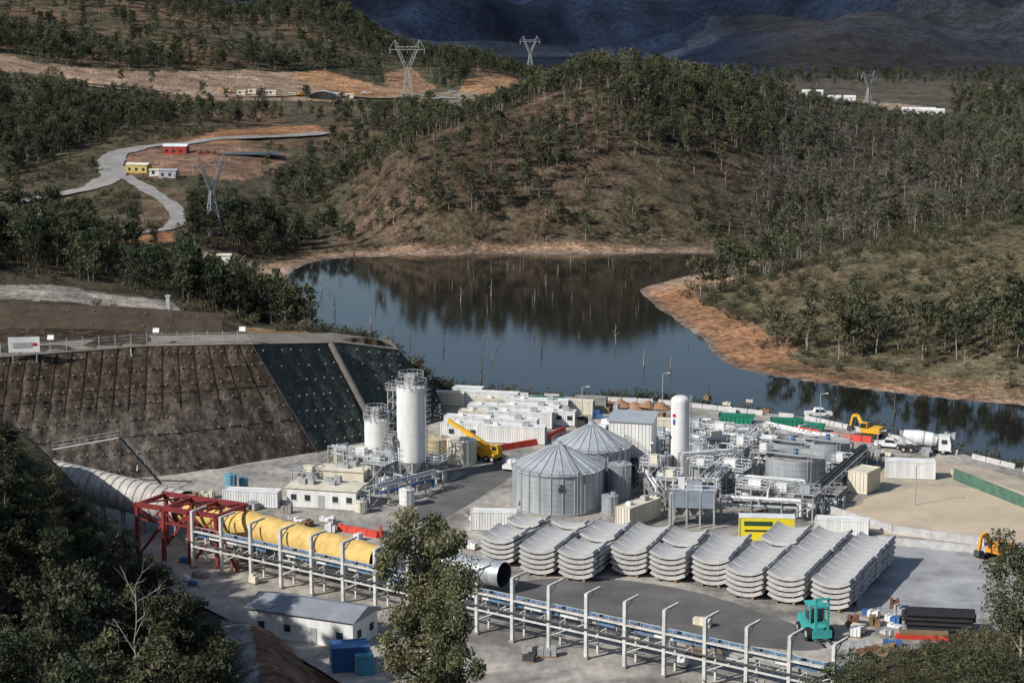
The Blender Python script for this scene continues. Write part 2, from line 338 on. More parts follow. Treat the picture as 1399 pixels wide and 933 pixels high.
g=M('yard_ground'); g.poly([(p[0],p[1],0) for p in base],yard); g.done()
def sheet(name,px,mt,z=.02):
    g=M(name); pts=chaikin([at(u,v,z) for u,v in px],2); g.poly(list(reversed(pts)) ,mt); return g.done()
asph=mat('dark_asphalt',(.14,.135,.128),.85,var=.45,scale=.12)  # dark mottled tone shared by the flat yard sheets
slabm=mat('wet_concrete_slab',(.36,.365,.37),.75,var=.45,scale=.2)
mudm=mat('dry_mud',(.52,.43,.31),.9,var=.2,scale=.15)
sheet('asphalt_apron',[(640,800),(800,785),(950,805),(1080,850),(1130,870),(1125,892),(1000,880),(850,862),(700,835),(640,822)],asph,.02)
sheet('dark_yard_patch',[(555,700),(640,640),(700,628),(715,640),(640,690),(585,720)],asph,.02)  # flat dark patch laid on the yard right of the silos
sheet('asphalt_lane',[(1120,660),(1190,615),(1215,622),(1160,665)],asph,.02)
sheet('mud_basin',[(1140,700),(1200,672),(1310,660),(1420,690),(1420,745),(1300,738),(1180,728)],mudm,.02)
sheet('sand_apron',[(1180,640),(1290,625),(1420,660),(1420,690),(1310,662),(1200,675)],mat('sandy_gravel',(.42,.36,.28),.9,var=.3,scale=.2),.012)
sheet('concrete_slab',[(1195,745),(1210,738),(1350,752),(1345,842),(1330,848),(1180,832),(1172,820)],slabm,.03)
def wallline(name,px,h,t,mt,z=0):
    g=M(name); P_=[at(u,v,z) for u,v in px]
    for a,b_ in zip(P_[:-1],P_[1:]): g.beam((a[0],a[1],z+h/2),(b_[0],b_[1],z+h/2),t,mt,h)
    return g.done()
wallline('concrete_kerb_wall',[(1200,742),(1345,756),(1400,766)],1.1,.5,conc)
wallline('concrete_kerb_wall',[(1200,742),(1172,828)],.6,.4,conc)
wallline('concrete_kerb_wall',[(1130,700),(1220,728),(1345,745)],1.2,.5,conc)
wallline('green_mesh_fence',[(1303,655),(1420,702)],1.9,.25,mat('green_mesh',(.08,.16,.12),.8,var=.4))
wallline('beige_barrier_wall',[(1300,650),(1420,690)],1.2,.5,mat('beige_barrier',(.5,.42,.32),.8))
g=M('concrete_barrier'); prof=[(-.3,0),(.3,0),(.12,.85),(-.12,.85)]
def barrier_run(g,px,mt,ln=3.,gap=.15,sc_=1.):
    P_=[Vector(at(u,v)) for u,v in px]
    for a,b_ in zip(P_[:-1],P_[1:]):
        d=(b_-a); n_=max(1,int(d.length/(ln+gap))); d.normalize(); s_=Vector((-d.y,d.x,0))
        for i in range(n_):
            if rnd.random()<.06: continue
            p=a+d*(i*(ln+gap)); q=p+d*ln; vs=[p+s_*x*sc_+Vector((0,0,z*sc_)) for x,z in prof]+[q+s_*x*sc_+Vector((0,0,z*sc_)) for x,z in prof]
            g.add(vs,[(0,1,2,3),(7,6,5,4),(0,4,5,1),(1,5,6,2),(2,6,7,3),(3,7,4,0)],mt)
barrier_run(g,[(600,542),(640,538),(900,551),(1100,573),(1200,595),(1399,643),(1500,668)],conc); g.done()
g=M('plastic_barrier'); barrier_run(g,[(675,617),(735,607),(775,588)],redb,1.8,.1,1.3); g.done()
g=M('plastic_barrier'); barrier_run(g,[(1085,590),(1150,600),(1205,606)],redb,1.8,.1,1.3); g.done()
g=M('plastic_barrier'); barrier_run(g,[(462,724),(520,735),(520,722)],redb,1.8,.1,1.2); g.done()
# ------------------------------------------------------------------ retaining wall
wallm=bpy.data.materials.new('shotcrete_mesh_wall'); wallm.use_nodes=True; nt=wallm.node_tree; L=nt.links; b=nt.nodes['Principled BSDF']; b.inputs['Roughness'].default_value=.95; b.inputs['Specular IOR Level'].default_value=.1
tc=nd(nt,'ShaderNodeTexCoord'); mp=nd(nt,'ShaderNodeMapping'); mp.inputs['Scale'].default_value=(.6,.6,.07); L.new(tc.outputs['Object'],mp.inputs[0])
n1=nd(nt,'ShaderNodeTexNoise'); n1.inputs['Scale'].default_value=1.; n1.inputs['Detail'].default_value=8; n1.inputs['Roughness'].default_value=.7; L.new(mp.outputs[0],n1.inputs['Vector'])
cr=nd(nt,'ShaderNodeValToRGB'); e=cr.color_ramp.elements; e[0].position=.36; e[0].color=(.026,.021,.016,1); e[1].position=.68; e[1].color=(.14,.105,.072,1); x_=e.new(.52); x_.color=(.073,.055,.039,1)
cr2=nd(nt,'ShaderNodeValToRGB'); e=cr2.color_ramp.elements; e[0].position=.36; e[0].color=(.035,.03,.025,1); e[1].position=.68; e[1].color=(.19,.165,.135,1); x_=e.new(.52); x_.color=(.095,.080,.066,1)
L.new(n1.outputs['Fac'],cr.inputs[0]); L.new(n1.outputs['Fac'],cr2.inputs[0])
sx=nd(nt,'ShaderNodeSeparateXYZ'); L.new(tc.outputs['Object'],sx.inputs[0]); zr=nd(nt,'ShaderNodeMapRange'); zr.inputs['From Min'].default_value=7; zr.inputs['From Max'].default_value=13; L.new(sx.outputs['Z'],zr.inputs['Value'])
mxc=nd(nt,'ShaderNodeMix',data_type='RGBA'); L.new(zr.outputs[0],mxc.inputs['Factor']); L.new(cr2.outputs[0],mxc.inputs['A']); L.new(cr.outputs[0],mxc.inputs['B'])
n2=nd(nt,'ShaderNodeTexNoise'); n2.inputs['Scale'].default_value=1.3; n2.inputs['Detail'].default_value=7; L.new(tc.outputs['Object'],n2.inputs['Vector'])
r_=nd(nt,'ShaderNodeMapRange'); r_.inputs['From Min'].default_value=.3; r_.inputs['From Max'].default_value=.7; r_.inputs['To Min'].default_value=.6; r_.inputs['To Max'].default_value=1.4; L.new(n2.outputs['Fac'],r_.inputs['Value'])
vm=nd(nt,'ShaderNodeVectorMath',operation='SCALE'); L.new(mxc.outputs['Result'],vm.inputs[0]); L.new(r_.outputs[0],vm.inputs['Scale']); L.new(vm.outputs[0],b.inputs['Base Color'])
bp=nd(nt,'ShaderNodeBump'); bp.inputs['Strength'].default_value=.5; bp.inputs['Distance'].default_value=.3; L.new(n2.outputs['Fac'],bp.inputs['Height']); L.new(bp.outputs[0],b.inputs['Normal'])
gnet=mat('green_netting',(.056,.068,.060),.9,var=.5,scale=.5,bump=.6,bscale=1.5)
def lerp3(P_,t):
    L_=[0]; 
    for a,b_ in zip(P_[:-1],P_[1:]): L_.append(L_[-1]+(Vector(b_)-Vector(a)).length)
    s_=t*L_[-1]
    for i in range(len(P_)-1):
        if s_<=L_[i+1] or i==len(P_)-2:
            return Vector(P_[i]).lerp(Vector(P_[i+1]),(s_-L_[i])/(L_[i+1]-L_[i]))
def wallpatch(g,top,bot,nx,nz,mt,bolts,scallop=.0,bm=None,jt=.25,bs=.26,plumb=False):
    vs=[];
    G=[[None]*(nz+1) for _ in range(nx+1)]
    for i in range(nx+1):
        t=i/nx; B_=lerp3(top,t); A_=lerp3(bot,t)
        if plumb:
            xb=B_.x+(bot[-1][0]-top[-1][0])*t**7; A_=Vector((xb,float(np.interp(xb,[p[0] for p in bot],[p[1] for p in bot])),0))
        for j in range(nz+1):
            p=A_.lerp(B_,j/nz); jit=jt*(math.sin(i*1.7+j*.3)*.5+rnd.uniform(-.5,.5))+scallop*abs(math.sin(i*math.pi/4))
            out=Vector((.25,-1,.25)).normalized()
            if 0<j<nz: p=p+out*jit
            G[i][j]=p; vs.append(p)
    g.add(vs,[(i*(nz+1)+j,(i+1)*(nz+1)+j,(i+1)*(nz+1)+j+1,i*(nz+1)+j+1) for i in range(nx) for j in range(nz)],mt,True)
    for i in range(1,nx,bolts[0]):
        for j in range(1,nz,bolts[1]):
            if rnd.random()<.75:
                p=G[i][j]+Vector((.05+rnd.uniform(-.2,.2),-.2,.1+rnd.uniform(-.15,.15)))
                g.box(p.x,p.y,p.z,bs,.25,bs,bm or conc)
    return G
boltm=mat('bolt_plate',(.34,.31,.27),.7,var=.6,scale=3)
top1=walltop[:4]; bot1=[at(-500,700),at(100,660),at(240,648),at(435,617)]
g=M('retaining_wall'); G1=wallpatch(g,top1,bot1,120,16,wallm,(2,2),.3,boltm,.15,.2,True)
seam=mat('wall_seam',(.024,.020,.016),.9)
for i in range(0,121,4):
    for j in range(16,8,-1):
        a=G1[i][j]+Vector((0,-.12,0)); b_=G1[i][j-1]+Vector((0,-.12,0)); g.beam(a,b_,.16,seam,.12)
for i in range(0,120):
    for j in (10,5): 
        if (i*7+j)%11>3: g.beam(G1[i][j]+Vector((0,-.1,0)),G1[i+1][j]+Vector((0,-.1,0)),.1,seam,.1)
top2=walltop[3:]; bot2=[at(435,617),at(505,602),at(560,587),at(600,576),at(612,572.5)]
wallpatch(g,top2,bot2,44,14,gnet,(2,2),.0,boltm,.35,.22)
pan=mat('dark_brown_panel',(.060,.045,.030),.9,var=.4,scale=.6)
g.cyl(lerp3(top2,.36)+Vector((.3,-.6,0)),lerp3(bot2,.42)+Vector((.2,-.9,.5)),.6,.6,mat('drain_chute',(.16,.15,.13),.9),8)
g.cyl(Vector(walltop[3])+Vector((0,-.6,0)),Vector(at(435,617))+Vector((0,-.8,0)),.12,.12,dsteel,6)
hp=[at(182,474,19),at(184,500,15.5),at(189,560,9),at(190,640,1)]
for a,b_ in zip(hp[:-1],hp[1:]): g.cyl(Vector(a)+Vector((0,-2.2,0)),Vector(b_)+Vector((0,-1.6,0)),.13,.13,white,6)
g.done()
bm_=mat('bench_gravel',(.24,.21,.17),.9,var=.3,scale=.3)
g=M('bench_path'); tp=[Vector(p) for p in walltop[:6]]
for a,b_ in zip(tp[:-1],tp[1:]):
    g.add([a+Vector((0,-.2,.05)),b_+Vector((0,-.2,.05)),b_+Vector((-2,7,.6)),a+Vector((-2,7,.6))],[(0,1,2,3)],bm_)
g.done()
g=M('mesh_fence'); fw=mat('fence_wire',(.38,.39,.41),.5,.1)
for a,b_ in zip(tp[:3],tp[1:4]):
    n_=int((b_-a).length/2.6)
    for i in range(n_):
        p=a.lerp(b_,i/n_)+Vector((0,.6,.1)); q=a.lerp(b_,(i+1)/n_)+Vector((0,.6,.1)); g.beam(p,p+Vector((0,0,2.3)),.12,fw)
        for hh in(.1,.7,1.3,1.9): g.beam(p+Vector((0,0,hh)),q+Vector((0,0,hh)),.05 if hh<1.9 else .09,fw)
g.done()
g=M('upper_batter'); ub=[Vector(hit(u,v,335)) for u,v in [(-150,452),(0,450),(150,452),(300,462)]]
ut=[p+Vector((0,6,3.4)) for p in ub]
wallpatch(g,[tuple(p) for p in ut],[tuple(p) for p in ub],40,4,pan,(3,2),.1,boltm,.2,.16); g.done()
p=at(33,488,WT); g=M('billboard_sign',(p[0],p[1]+.3,WT),R(8)); g.box(0,0,.8,5.2,.15,2.6,white); g.box(-.3,-.1,1.6,3.2,.06,.9,gsteel); g.box(1.8,-.1,1.9,.7,.06,.5,redtext); g.beam((-2,.1,-1),(-2,.1,.9),.15,gsteel); g.beam((2,.1,-1),(2,.1,.9),.15,gsteel); g.done()
for u,v in [(68,482),(212,472),(330,470)]:
    p=at(u,v,WT); g=M('floodlight',(p[0],p[1]+.5,WT)); g.beam((0,0,-.5),(0,0,2.4),.12,gsteel)
    g.add([(-.4,-.5,2.3),(.7,-.5,2.3),(.7,.1,3.0),(-.4,.1,3.0),(-.4,-.3,2.2),(.7,-.3,2.2),(.7,.3,2.9),(-.4,.3,2.9)],[(0,1,2,3),(7,6,5,4),(0,4,5,1),(3,2,6,7),(0,3,7,4),(1,5,6,2)],white)
    g.done()
g=M('access_stair'); a=at(80,606,6); b_=at(170,590,9)
A_=Vector(a)+Vector((0,-4,0));B_=Vector(b_)+Vector((0,-4,0)); g.beam(A_,B_,.8,gsteel,.15); g.rail([A_,B_],1.1,gsteel,.05); C_=Vector(at(225,655,1.5))+Vector((0,-3,0)); g.beam(B_,C_,.8,dsteel,.15); g.rail([B_,C_],1.1,gsteel,.05)
for p in(A_,B_,B_.lerp(C_,.5)): g.beam((p.x,p.y,0),p,.15,dsteel)
g.done()
# ------------------------------------------------------------------ tanks and silos
YR=R(-25)
def gtank(name,u,v,r,h,rh,seed=0):
    p=at(u,v); g=M(name,p,YR+seed); N=48
    g.cyl((0,0,.0),(0,0,.35),r+.35,r+.35,concd,N)
    g.cyl((0,0,.3),(0,0,h),r,r,galv,N,False)
    z=.9
    while z<h: g.cyl((0,0,z),(0,0,z+.07),r+.05,r+.05,gsteel,N,False); z+=.85
    for i in range(24):
        a=2*math.pi*i/24; g.beam((math.cos(a)*(r+.06),math.sin(a)*(r+.06),.3),(math.cos(a)*(r+.06),math.sin(a)*(r+.06),h),.12,galv)
    g.cyl((0,0,h),(0,0,h+.02),r+.3,r+.3,galvl,N); g.cyl((0,0,h+.02),(0,0,h+rh),r+.3,.5,galvl,N,False,False); g.cyl((0,0,h+rh-.1),(0,0,h+rh+.5),.6,.6,galvl,12)
    for i in range(24):
        a=2*math.pi*i/24; g.beam((math.cos(a)*(r+.25),math.sin(a)*(r+.25),h+.12),(math.cos(a)*.5,math.sin(a)*.5,h+rh+.1),.1,galvl)
    a=R(-40); g.beam((math.cos(a)*r,math.sin(a)*r,h+.4),(0,0,h+rh+.6),.6,gsteel,.1)
    g.ladder(math.cos(a)*(r+.35),math.sin(a)*(r+.35),.2,h+.8,gsteel,.6,a+math.pi/2)
    g.cyl((math.cos(-2.2)*r*.98,math.sin(-2.2)*r*.98,1.5),(math.cos(-2.2)*(r+.25),math.sin(-2.2)*(r+.25),1.5),.5,.5,gsteel,14)
    a=R(-62)-seed; nx_,ny_=math.cos(a),math.sin(a); lp=Vector((nx_*(r+.14),ny_*(r+.14),h-1.9)); tt=Vector((-ny_,nx_,0))
    for k_,(w_,z_) in enumerate(((1.,0),(.6,.45),(.9,-.4))): g.beam(lp-tt*w_*.5+Vector((0,0,z_)),lp+tt*w_*.5+Vector((0,0,z_)),.06,dsteel,.3)
    pts=[(math.cos(t)*(r+.3),math.sin(t)*(r+.3),h) for t in np.linspace(0,2*math.pi,29)]; g.rail(pts,.9,gsteel,.06,3)
    g.done()
gtank('grain_bin_tank',762,690,7.1,6.4,3.5)
gtank('grain_bin_tank',808,662,6.3,6.8,3.4,.3)
def silo(name,u,v,r,h,mt,zb=3.,cage=True,dome=False,n=28):
    p=at(u,v); g=M(name,p,YR)
    if zb>0:
        for i in range(6):
            a=i*math.pi/3; g.beam((math.cos(a)*r*.92,math.sin(a)*r*.92,0),(math.cos(a)*r*.92,math.sin(a)*r*.92,zb+.5),.3,gsteel)
            b2=a+math.pi/3; g.beam((math.cos(a)*r*.92,math.sin(a)*r*.92,.2),(math.cos(b2)*r*.92,math.sin(b2)*r*.92,zb),.12,gsteel)
        g.cyl((0,0,.8),(0,0,zb),.3,r,mt,n,False)
    g.cyl((0,0,zb),(0,0,h),r,r,mt,n,False)
    for z in np.arange(zb,h,2.4): g.cyl((0,0,z),(0,0,z+.08),r+.04,r+.04,mt,n,False)
    if dome:
        for i in range(5):
            a,b_=i*math.pi/10,(i+1)*math.pi/10; g.cyl((0,0,h+math.sin(a)*r*.55),(0,0,h+math.sin(b_)*r*.55),r*math.cos(a),max(.01,r*math.cos(b_)),mt,n,False)
    else: g.cyl((0,0,h),(0,0,h+.5),r,.4,mt,n,False)
    if cage:
        pts=[(math.cos(t)*(r+.15),math.sin(t)*(r+.15),h) for t in np.linspace(0,2*math.pi,17)]; g.rail(pts,1.2,gsteel,.1,1.); g.rail([(a*.8,b_*.8,c+1.4) for a,b_,c in pts],1.1,gsteel,.08,1.2)
        g.box(0,0,h+.5,r*.8,r*.6,1.6,gsteel); g.beam((r*.5,0,h),(r*.5,0,h+2.6),.12,gsteel)
    g.ladder(r+.3,0,.3,h+1,gsteel,.7,math.pi/2)
    for z in np.arange(3,h,.9):
        g.cyl((r+.7,0,z),(r+.7,0,z+.07),.45,.45,gsteel,8,False)
    return g
silo('cement_silo',563,655,2.45,15.8,white,3.4).done()
silo('cement_silo',515,650,2.0,9.6,white,3.).done()
silo('cement_silo',535,668,1.1,7,galv,2.).done()
g=silo('white_silo',928,652,1.55,13.2,white,.2,False,True)
g.box(-.5,-1.56,10.6,.5,.1,.5,redtext); g.box(-.5,-1.56,9.3,.35,.1,.9,blue); g.done()
p=at(541,648); g=M('bucket_elevator_tower',p,YR)
for x in(-.9,.9):
    for y in(-.9,.9): g.beam((x,y,0),(x,y,15),.16,gsteel)
for z in np.arange(0,15,1.8):
    for (x0,y0,x1,y1) in((-.9,-.9,.9,-.9),(.9,-.9,.9,.9),(.9,.9,-.9,.9),(-.9,.9,-.9,-.9)):
        g.beam((x0,y0,z),(x1,y1,z),.1,gsteel); g.beam((x0,y0,z),(x1,y1,min(15,z+1.8)),.08,gsteel)
g.box(0,0,14.6,2.4,2.4,.12,gsteel); g.rail([(-1.2,-1.2,14.7),(1.2,-1.2,14.7),(1.2,1.2,14.7),(-1.2,1.2,14.7),(-1.2,-1.2,14.7)],1.1,None,.08,1.2)
g.cyl((-1.4,-1.6,0),(-1.4,-1.6,11),.36,.36,blue,10); g.cyl((-1.4,-1.6,11),(-3.2,-.5,9.6),.25,.25,blue,10); g.done()
def ctank(name,u,v,r,h,mt,open_=False,rail=True,inner=None):
    p=at(u,v); g=M(name,p,YR); N=36
    g.cyl((0,0,0),(0,0,.25),r+.3,r+.3,concd,N)
    g.cyl((0,0,.2),(0,0,h),r,r,mt,N,False)
    for z in np.arange(.9,h+.01,.9): g.cyl((0,0,z-.06),(0,0,z+.02),r+.06,r+.06,gsteel if mt in(galv,) else mt,N,False)
    if open_:
        g.cyl((0,0,.4),(0,0,h),r-.12,r-.12,mt,N,False); g.cyl((0,0,h-.7),(0,0,h-.68),r-.1,r-.1,inner or concd,N)
        g.beam((-r-.2,0,h+.1),(r+.2,0,h+.1),.9,gsteel,.15); g.rail([(-r,.4,h+.2),(r,.4,h+.2)]); g.rail([(-r,-.4,h+.2),(r,-.4,h+.2)]); g.cyl((0,0,h+.1),(0,0,h+1.1),.4,.4,blue,10)
    else:
        g.cyl((0,0,h),(0,0,h+.03),r+.08,r+.08,mt,N); g.cyl((0,0,h+.03),(0,0,h+r*.16),r,.3,mt,N,False,False)
        if rail: g.cyl((r*.4,0,h),(r*.4,0,h+.6),.3,.3,gsteel,8)
    g.ladder(r*.7,-r*.74,0,h+1,gsteel,.6,R(40)); g.done()
ctank('round_tank',596,628,2.5,3.9,tan); ctank('round_tank',631,632,2.6,4.1,cream)
ctank('steel_open_tank',1086,662,4.9,5.0,galv,True); ctank('steel_open_tank',1130,636,3.8,4.4,galv,True); ctank('steel_open_tank',1083,634,3.6,4.,galv,True)
ctank('water_tank',316,676,.95,3.4,lblue,False,False); ctank('water_tank',333,672,.75,2.4,lblue,False,False)
for u,v,r,h_,m_ in [(846,680,1.9,5.6,galv),(833,702,1.3,3.,galv),(957,655,1.4,6.4,galv),(975,648,1.1,4.5,white),(905,655,1.5,4.2,gsteel),(1022,650,1.4,3.2,galv),(892,640,1.3,5.,white),(948,628,1.6,4.6,galv),(1002,622,1.5,3.8,galv),(968,674,1.0,3.6,white),(1058,702,.9,2.4,white),(1018,606,1.7,3.,galv),(880,662,1.,3.6,galv)]: ctank('steel_tank',u,v,r,h_,m_)
ctank('round_tank',556,690,1.2,2.6,white); ctank('water_tank',493,700,1.0,1.8,cream)
# ------------------------------------------------------------------ containers, buildings
def container(name,u,v,Lh=6.06,W=2.44,Hh=2.6,rot=YR,mt=white,win=0,z=.1,acu=False):
    p=at(u,v,0); g=M(name,(p[0],p[1],z),rot)
    g.box(0,0,.12,Lh-.16,W-.16,Hh-.2,mt)
    for x in(-1,1):
        for y in(-1,1):
            g.box(x*(Lh/2-.08),y*(W/2-.08),0,.17,.17,Hh,mt)
    for y in(-1,1):
        g.box(0,y*(W/2-.07),0,Lh-.36,.13,.16,mt); g.box(0,y*(W/2-.07),Hh-.13,Lh-.36,.13,.125,mt)
        x=-Lh/2+.4
        while x<Lh/2-.3: g.box(x,y*(W/2-.055),.18,.16,.06,Hh-.34,mt); x+=.42
    for x in(-1,1):
        g.box(x*(Lh/2-.07),0,0,.13,W-.36,.16,mt); g.box(x*(Lh/2-.07),0,Hh-.13,.13,W-.36,.125,mt)
        for y in(-.6,-.25,.25,.6): g.box(x*(Lh/2-.04),y*W/2,.2,.05,.06,Hh-.4,gsteel)
    for i in range(win):
        x=-Lh/2+Lh*(i+.5)/win; g.box(x,-W/2+.0,1.1,.9,.12,.8,glass)
    if acu: g.box(Lh*.2,0,Hh-.05,1.2,.9,.7,gsteel); g.box(-Lh*.25,0.2,Hh-.05,.8,.8,.5,white)
    return g.done()
ra=R(-10)
for u,v,l,h_ in [(652,590,12,2.9),(648,600,12,2.9),(700,604,12.2,3.0),(690,594,12.2,3.0),(712,583,12,2.9),(722,574,12,2.9),(735,566,12,2.9),(660,580,9,2.6),(690,563,12,2.6),(672,570,9,2.4),(752,573,6,2.6),(765,580,6,2.6)]:
    container('site_office_module',u,v,l,2.7,h_,ra,white if rnd.random()<.75 else cream,3 if rnd.random()<.6 else 0,.15,True)
for u,v,l,m_ in [(615,553,6,cream),(668,553,12,white),(790,565,6,cream),(808,560,6,concd)]: container('shipping_container',u,v,l,2.44,2.6,R(-12),m_)
container('shipping_container',1243,652,8.2,2.6,2.9,R(-8),white); container('shipping_container',1180,670,5,3.4,3.6,R(55),cream)
container('shipping_container',872,712,8.5,2.6,3.0,R(52),cream,0,.1,True); container('shipping_container',675,722,7,2.5,2.8,R(-3),white)
container('shipping_container',1150,728,8,2.4,2.2,R(-14),white); container('shipping_container',985,602,9,2.4,2.4,R(-12),white)
container('shipping_container',920,592,7,2.4,2.6,R(-12),cream); container('shipping_container',640,545,6,2.4,2.4,R(-12),white)
container('shipping_container',345,690,9,2.6,2.5,R(-10),white); container('shipping_container',478,632,5,2.6,2.6,R(20),cream)
container('blue_shed',478,912,4.6,3.2,3.0,R(12),blue); container('blue_shed',497,918,2.2,2.2,2.3,R(12),lblue)
p=at(1047,735); g=M('yellow_banner_container',p,R(-4)); g.box(0,0,0,8.2,2.4,3.4,ysign); g.box(0,0,3.41,8.3,2.5,.08,white)
g.box(-1.3,-1.215,2.2,4.2,.03,.7,mat('green_sign_text',(.04,.09,.04),.5)); g.box(2.4,-1.215,1.9,1.8,.03,.35,mat('dark_sign_text',(.05,.05,.04),.5)); g.box(-.8,-1.215,1.3,5,.03,.3,mat('dark_sign_text',(.05,.05,.04),.5))
for x in(-4.05,4.05): g.box(x,-1.2,0,.15,.15,3.4,gsteel)
g.done()
def house(name,u,v,Lh,W,Hh,rot,mw,mr,rh=.8,win=5,eave=.4,doors=1,ac=0):
    p=at(u,v); g=M(name,p,rot); g.box(0,0,0,Lh,W,Hh,mw); e=eave
    g.add([(-Lh/2-e,-W/2-e,Hh),(Lh/2+e,-W/2-e,Hh),(Lh/2+e,0,Hh+rh),(-Lh/2-e,0,Hh+rh),(-Lh/2-e,W/2+e,Hh),(Lh/2+e,W/2+e,Hh),(-Lh/2-e,-W/2-e,Hh-.12),(Lh/2+e,-W/2-e,Hh-.12),(Lh/2+e,W/2+e,Hh-.12),(-Lh/2-e,W/2+e,Hh-.12)],
      [(0,1,2,3),(3,2,5,4),(6,9,8,7),(0,6,7,1),(4,5,8,9),(0,3,4,9,6),(1,7,8,5,2)],mr)
    for i in range(win):
        x=-Lh/2+Lh*(i+.5)/win
        if i==win//2 and doors: g.box(x,-W/2-.02,0,1.,.1,2.1,gsteel)
        else: g.box(x,-W/2-.02,1.1,.9,.1,.9,glass); g.box(x,-W/2-.05,1.0,1.1,.12,.08,white)
    for y in(-.25,.25): g.box(Lh/2+.02,y*W,1.1,.1,1.,1.,glass)
    for i in range(ac): g.box(rnd.uniform(-.4,.4)*Lh,rnd.uniform(-.2,.3)*W,Hh+.05,rnd.uniform(.8,1.8),1,rh+rnd.uniform(.5,1),gsteel)
    return g.done()
house('site_workshop',428,866,15.0,6.5,3.6,R(-24),white,groof,1.1,4,.4,1,0)
house('control_building',447,688,11.5,5.5,3.1,R(-14),white,cream,.15,5,.25,1,6)
house('control_building',470,668,8,4,3.6,R(-14),cream,cream,.15,3,.2,0,3)
p=at(864,650); g=M('press_building',p,R(-14)); g.box(0,0,4.2,7.2,5.4,5.6,white)
for x in(-3.3,0,3.3):
    for y in(-2.4,2.4): g.box(x,y,0,.35,.35,4.2,gsteel)
g.box(0,0,1.2,6,4.4,2.6,gsteel)
g.add([(-3.9,-3,9.8),(3.9,-3,9.8),(3.9,3,10.5),(-3.9,3,10.5),(-3.9,-3,9.95),(3.9,-3,9.95),(3.9,3,10.65),(-3.9,3,10.65)],[(3,2,1,0),(4,5,6,7),(0,1,5,4),(1,2,6,5),(2,3,7,6),(3,0,4,7)],galvl)
for x in np.arange(-3.4,3.5,.6): g.box(x,-2.73,4.3,.08,.06,5.4,cream)
g.box(0,-3.2,4.1,7.4,1.2,.12,gsteel); g.rail([(-3.7,-3.8,4.2),(3.7,-3.8,4.2)],1.1); 
g.beam((4.1,-3.2,4.1),(4.1,2.5,.2),.9,gsteel,.12); g.rail([(4.5,-3.2,4.1),(4.5,2.5,.2)],1.1); g.beam((3.9,2.2,.2),(3.9,-4.0,6.8),.5,white,.3); g.done()
p=at(948,716); g=M('hopper_building',p,R(-8))
hopm=mat('grey_hopper_paint',(.26,.30,.36),.5,.1,var=.25)
g.box(0,0,3.2,6.6,5,2.4,hopm)
for x in(-3.1,-1,1,3.1):
    for y in(-2.3,2.3): g.beam((x,y,0),(x,y,3.2),.25,gsteel)
    g.box(x,-2.53,3.2,.2,.1,2.4,gsteel)
for x in(-2,0,2): g.cyl((x,0,3.2),(x,0,1.5),1.2,.3,hopm,4,False,False)
g.rail([(-3.3,-2.5,5.6),(3.3,-2.5,5.6),(3.3,2.5,5.6),(-3.3,2.5,5.6),(-3.3,-2.5,5.6)],1.1,white,.08); g.box(0,0,5.6,2.4,2,1,galv); g.box(-2,.5,5.6,1,1.4,1.5,white); g.box(-3.6,-1,0,.4,2,5,gsteel); g.done()
# ------------------------------------------------------------------ pipe racks and process plant
def piperack(name,a,b_,w=2.5,h=3.2,np_=4,lev=1,cols=(galv,white,gsteel,blackp)):
    a=Vector(at(*a));b_=Vector(at(*b_)); d=b_-a; Ln=d.length; g=M(name,tuple(a),math.atan2(d.y,d.x)); n_=max(2,int(Ln/4))
    for i in range(n_+1):
        x=Ln*i/n_
        for y in(-w/2,w/2): g.beam((x,y,0),(x,y,h+.2),.2,gsteel)
        for l in range(lev+1): g.beam((x,-w/2,h-l*1.2),(x,w/2,h-l*1.2),.18,gsteel)
        if i<n_ and i%2==0: g.beam((x,-w/2,.2),(x+Ln/n_,-w/2,h),.08,gsteel)
    for y in(-w/2,w/2): g.beam((0,y,h+.1),(Ln,y,h+.1),.15,gsteel)
    for l in range(lev+1):
        for k_ in range(np_):
            y=-w/2+w*(k_+.5)/np_; r=rnd.choice([.1,.14,.2,.26]); z=h-l*1.2+.1+r; mt=rnd.choice(cols)
            x0=rnd.uniform(0,.15)*Ln; x1=Ln*rnd.uniform(.8,1); g.cyl((x0,y,z),(x1,y,z),r,r,mt,8)
            g.cyl((x1,y,z),(x1,y,rnd.uniform(.2,1)),r,r,mt,8)
            if rnd.random()<.5: xm=rnd.uniform(.3,.7)*Ln; g.cyl((xm,y,z),(xm,y,z+1.1),r*.7,r*.7,mt,8); g.cyl((xm,y,z+1.1),(xm,y+2*rnd.choice((-1,1)),z+1.1),r*.7,r*.7,mt,8)
    g.done()
piperack('pipe_rack',(1112,700),(1185,632),1.8,3.2,3,1,(blackp,dsteel,gsteel))
piperack('pipe_rack',(985,705),(1110,712),2.2,3.,4,1,(galv,white,gsteel))
piperack('pipe_rack',(965,690),(1040,612),2.5,4.2,4,1,(galv,white,white)); piperack('pipe_rack',(940,622),(1060,628),2.2,3.6,4,1,(galv,white,white))
piperack('pipe_rack',(935,605),(1150,618),1.8,2.8,3,0,(white,galv)); piperack('pipe_rack',(990,672),(1100,682),1.8,2.6,3,0,(galv,white))
piperack('pipe_rack',(860,640),(900,700),1.8,3.,3,1,(white,galv)); piperack('pipe_rack',(455,640),(520,660),1.8,4,3,1,(white,galv)); piperack('pipe_rack',(500,695),(600,668),1.8,3,3,1,(white,galv,blue))
piperack('pipe_rack',(930,662),(1010,655),2.,5.,3,1,(white,galv)); piperack('pipe_rack',(895,618),(985,640),1.8,4.2,3,1,(white,galv)); piperack('pipe_rack',(1040,605),(1160,632),1.8,3.4,3,1,(galv,white)); piperack('pipe_rack',(900,678),(960,700),1.6,3.6,3,1,(white,white,galv))
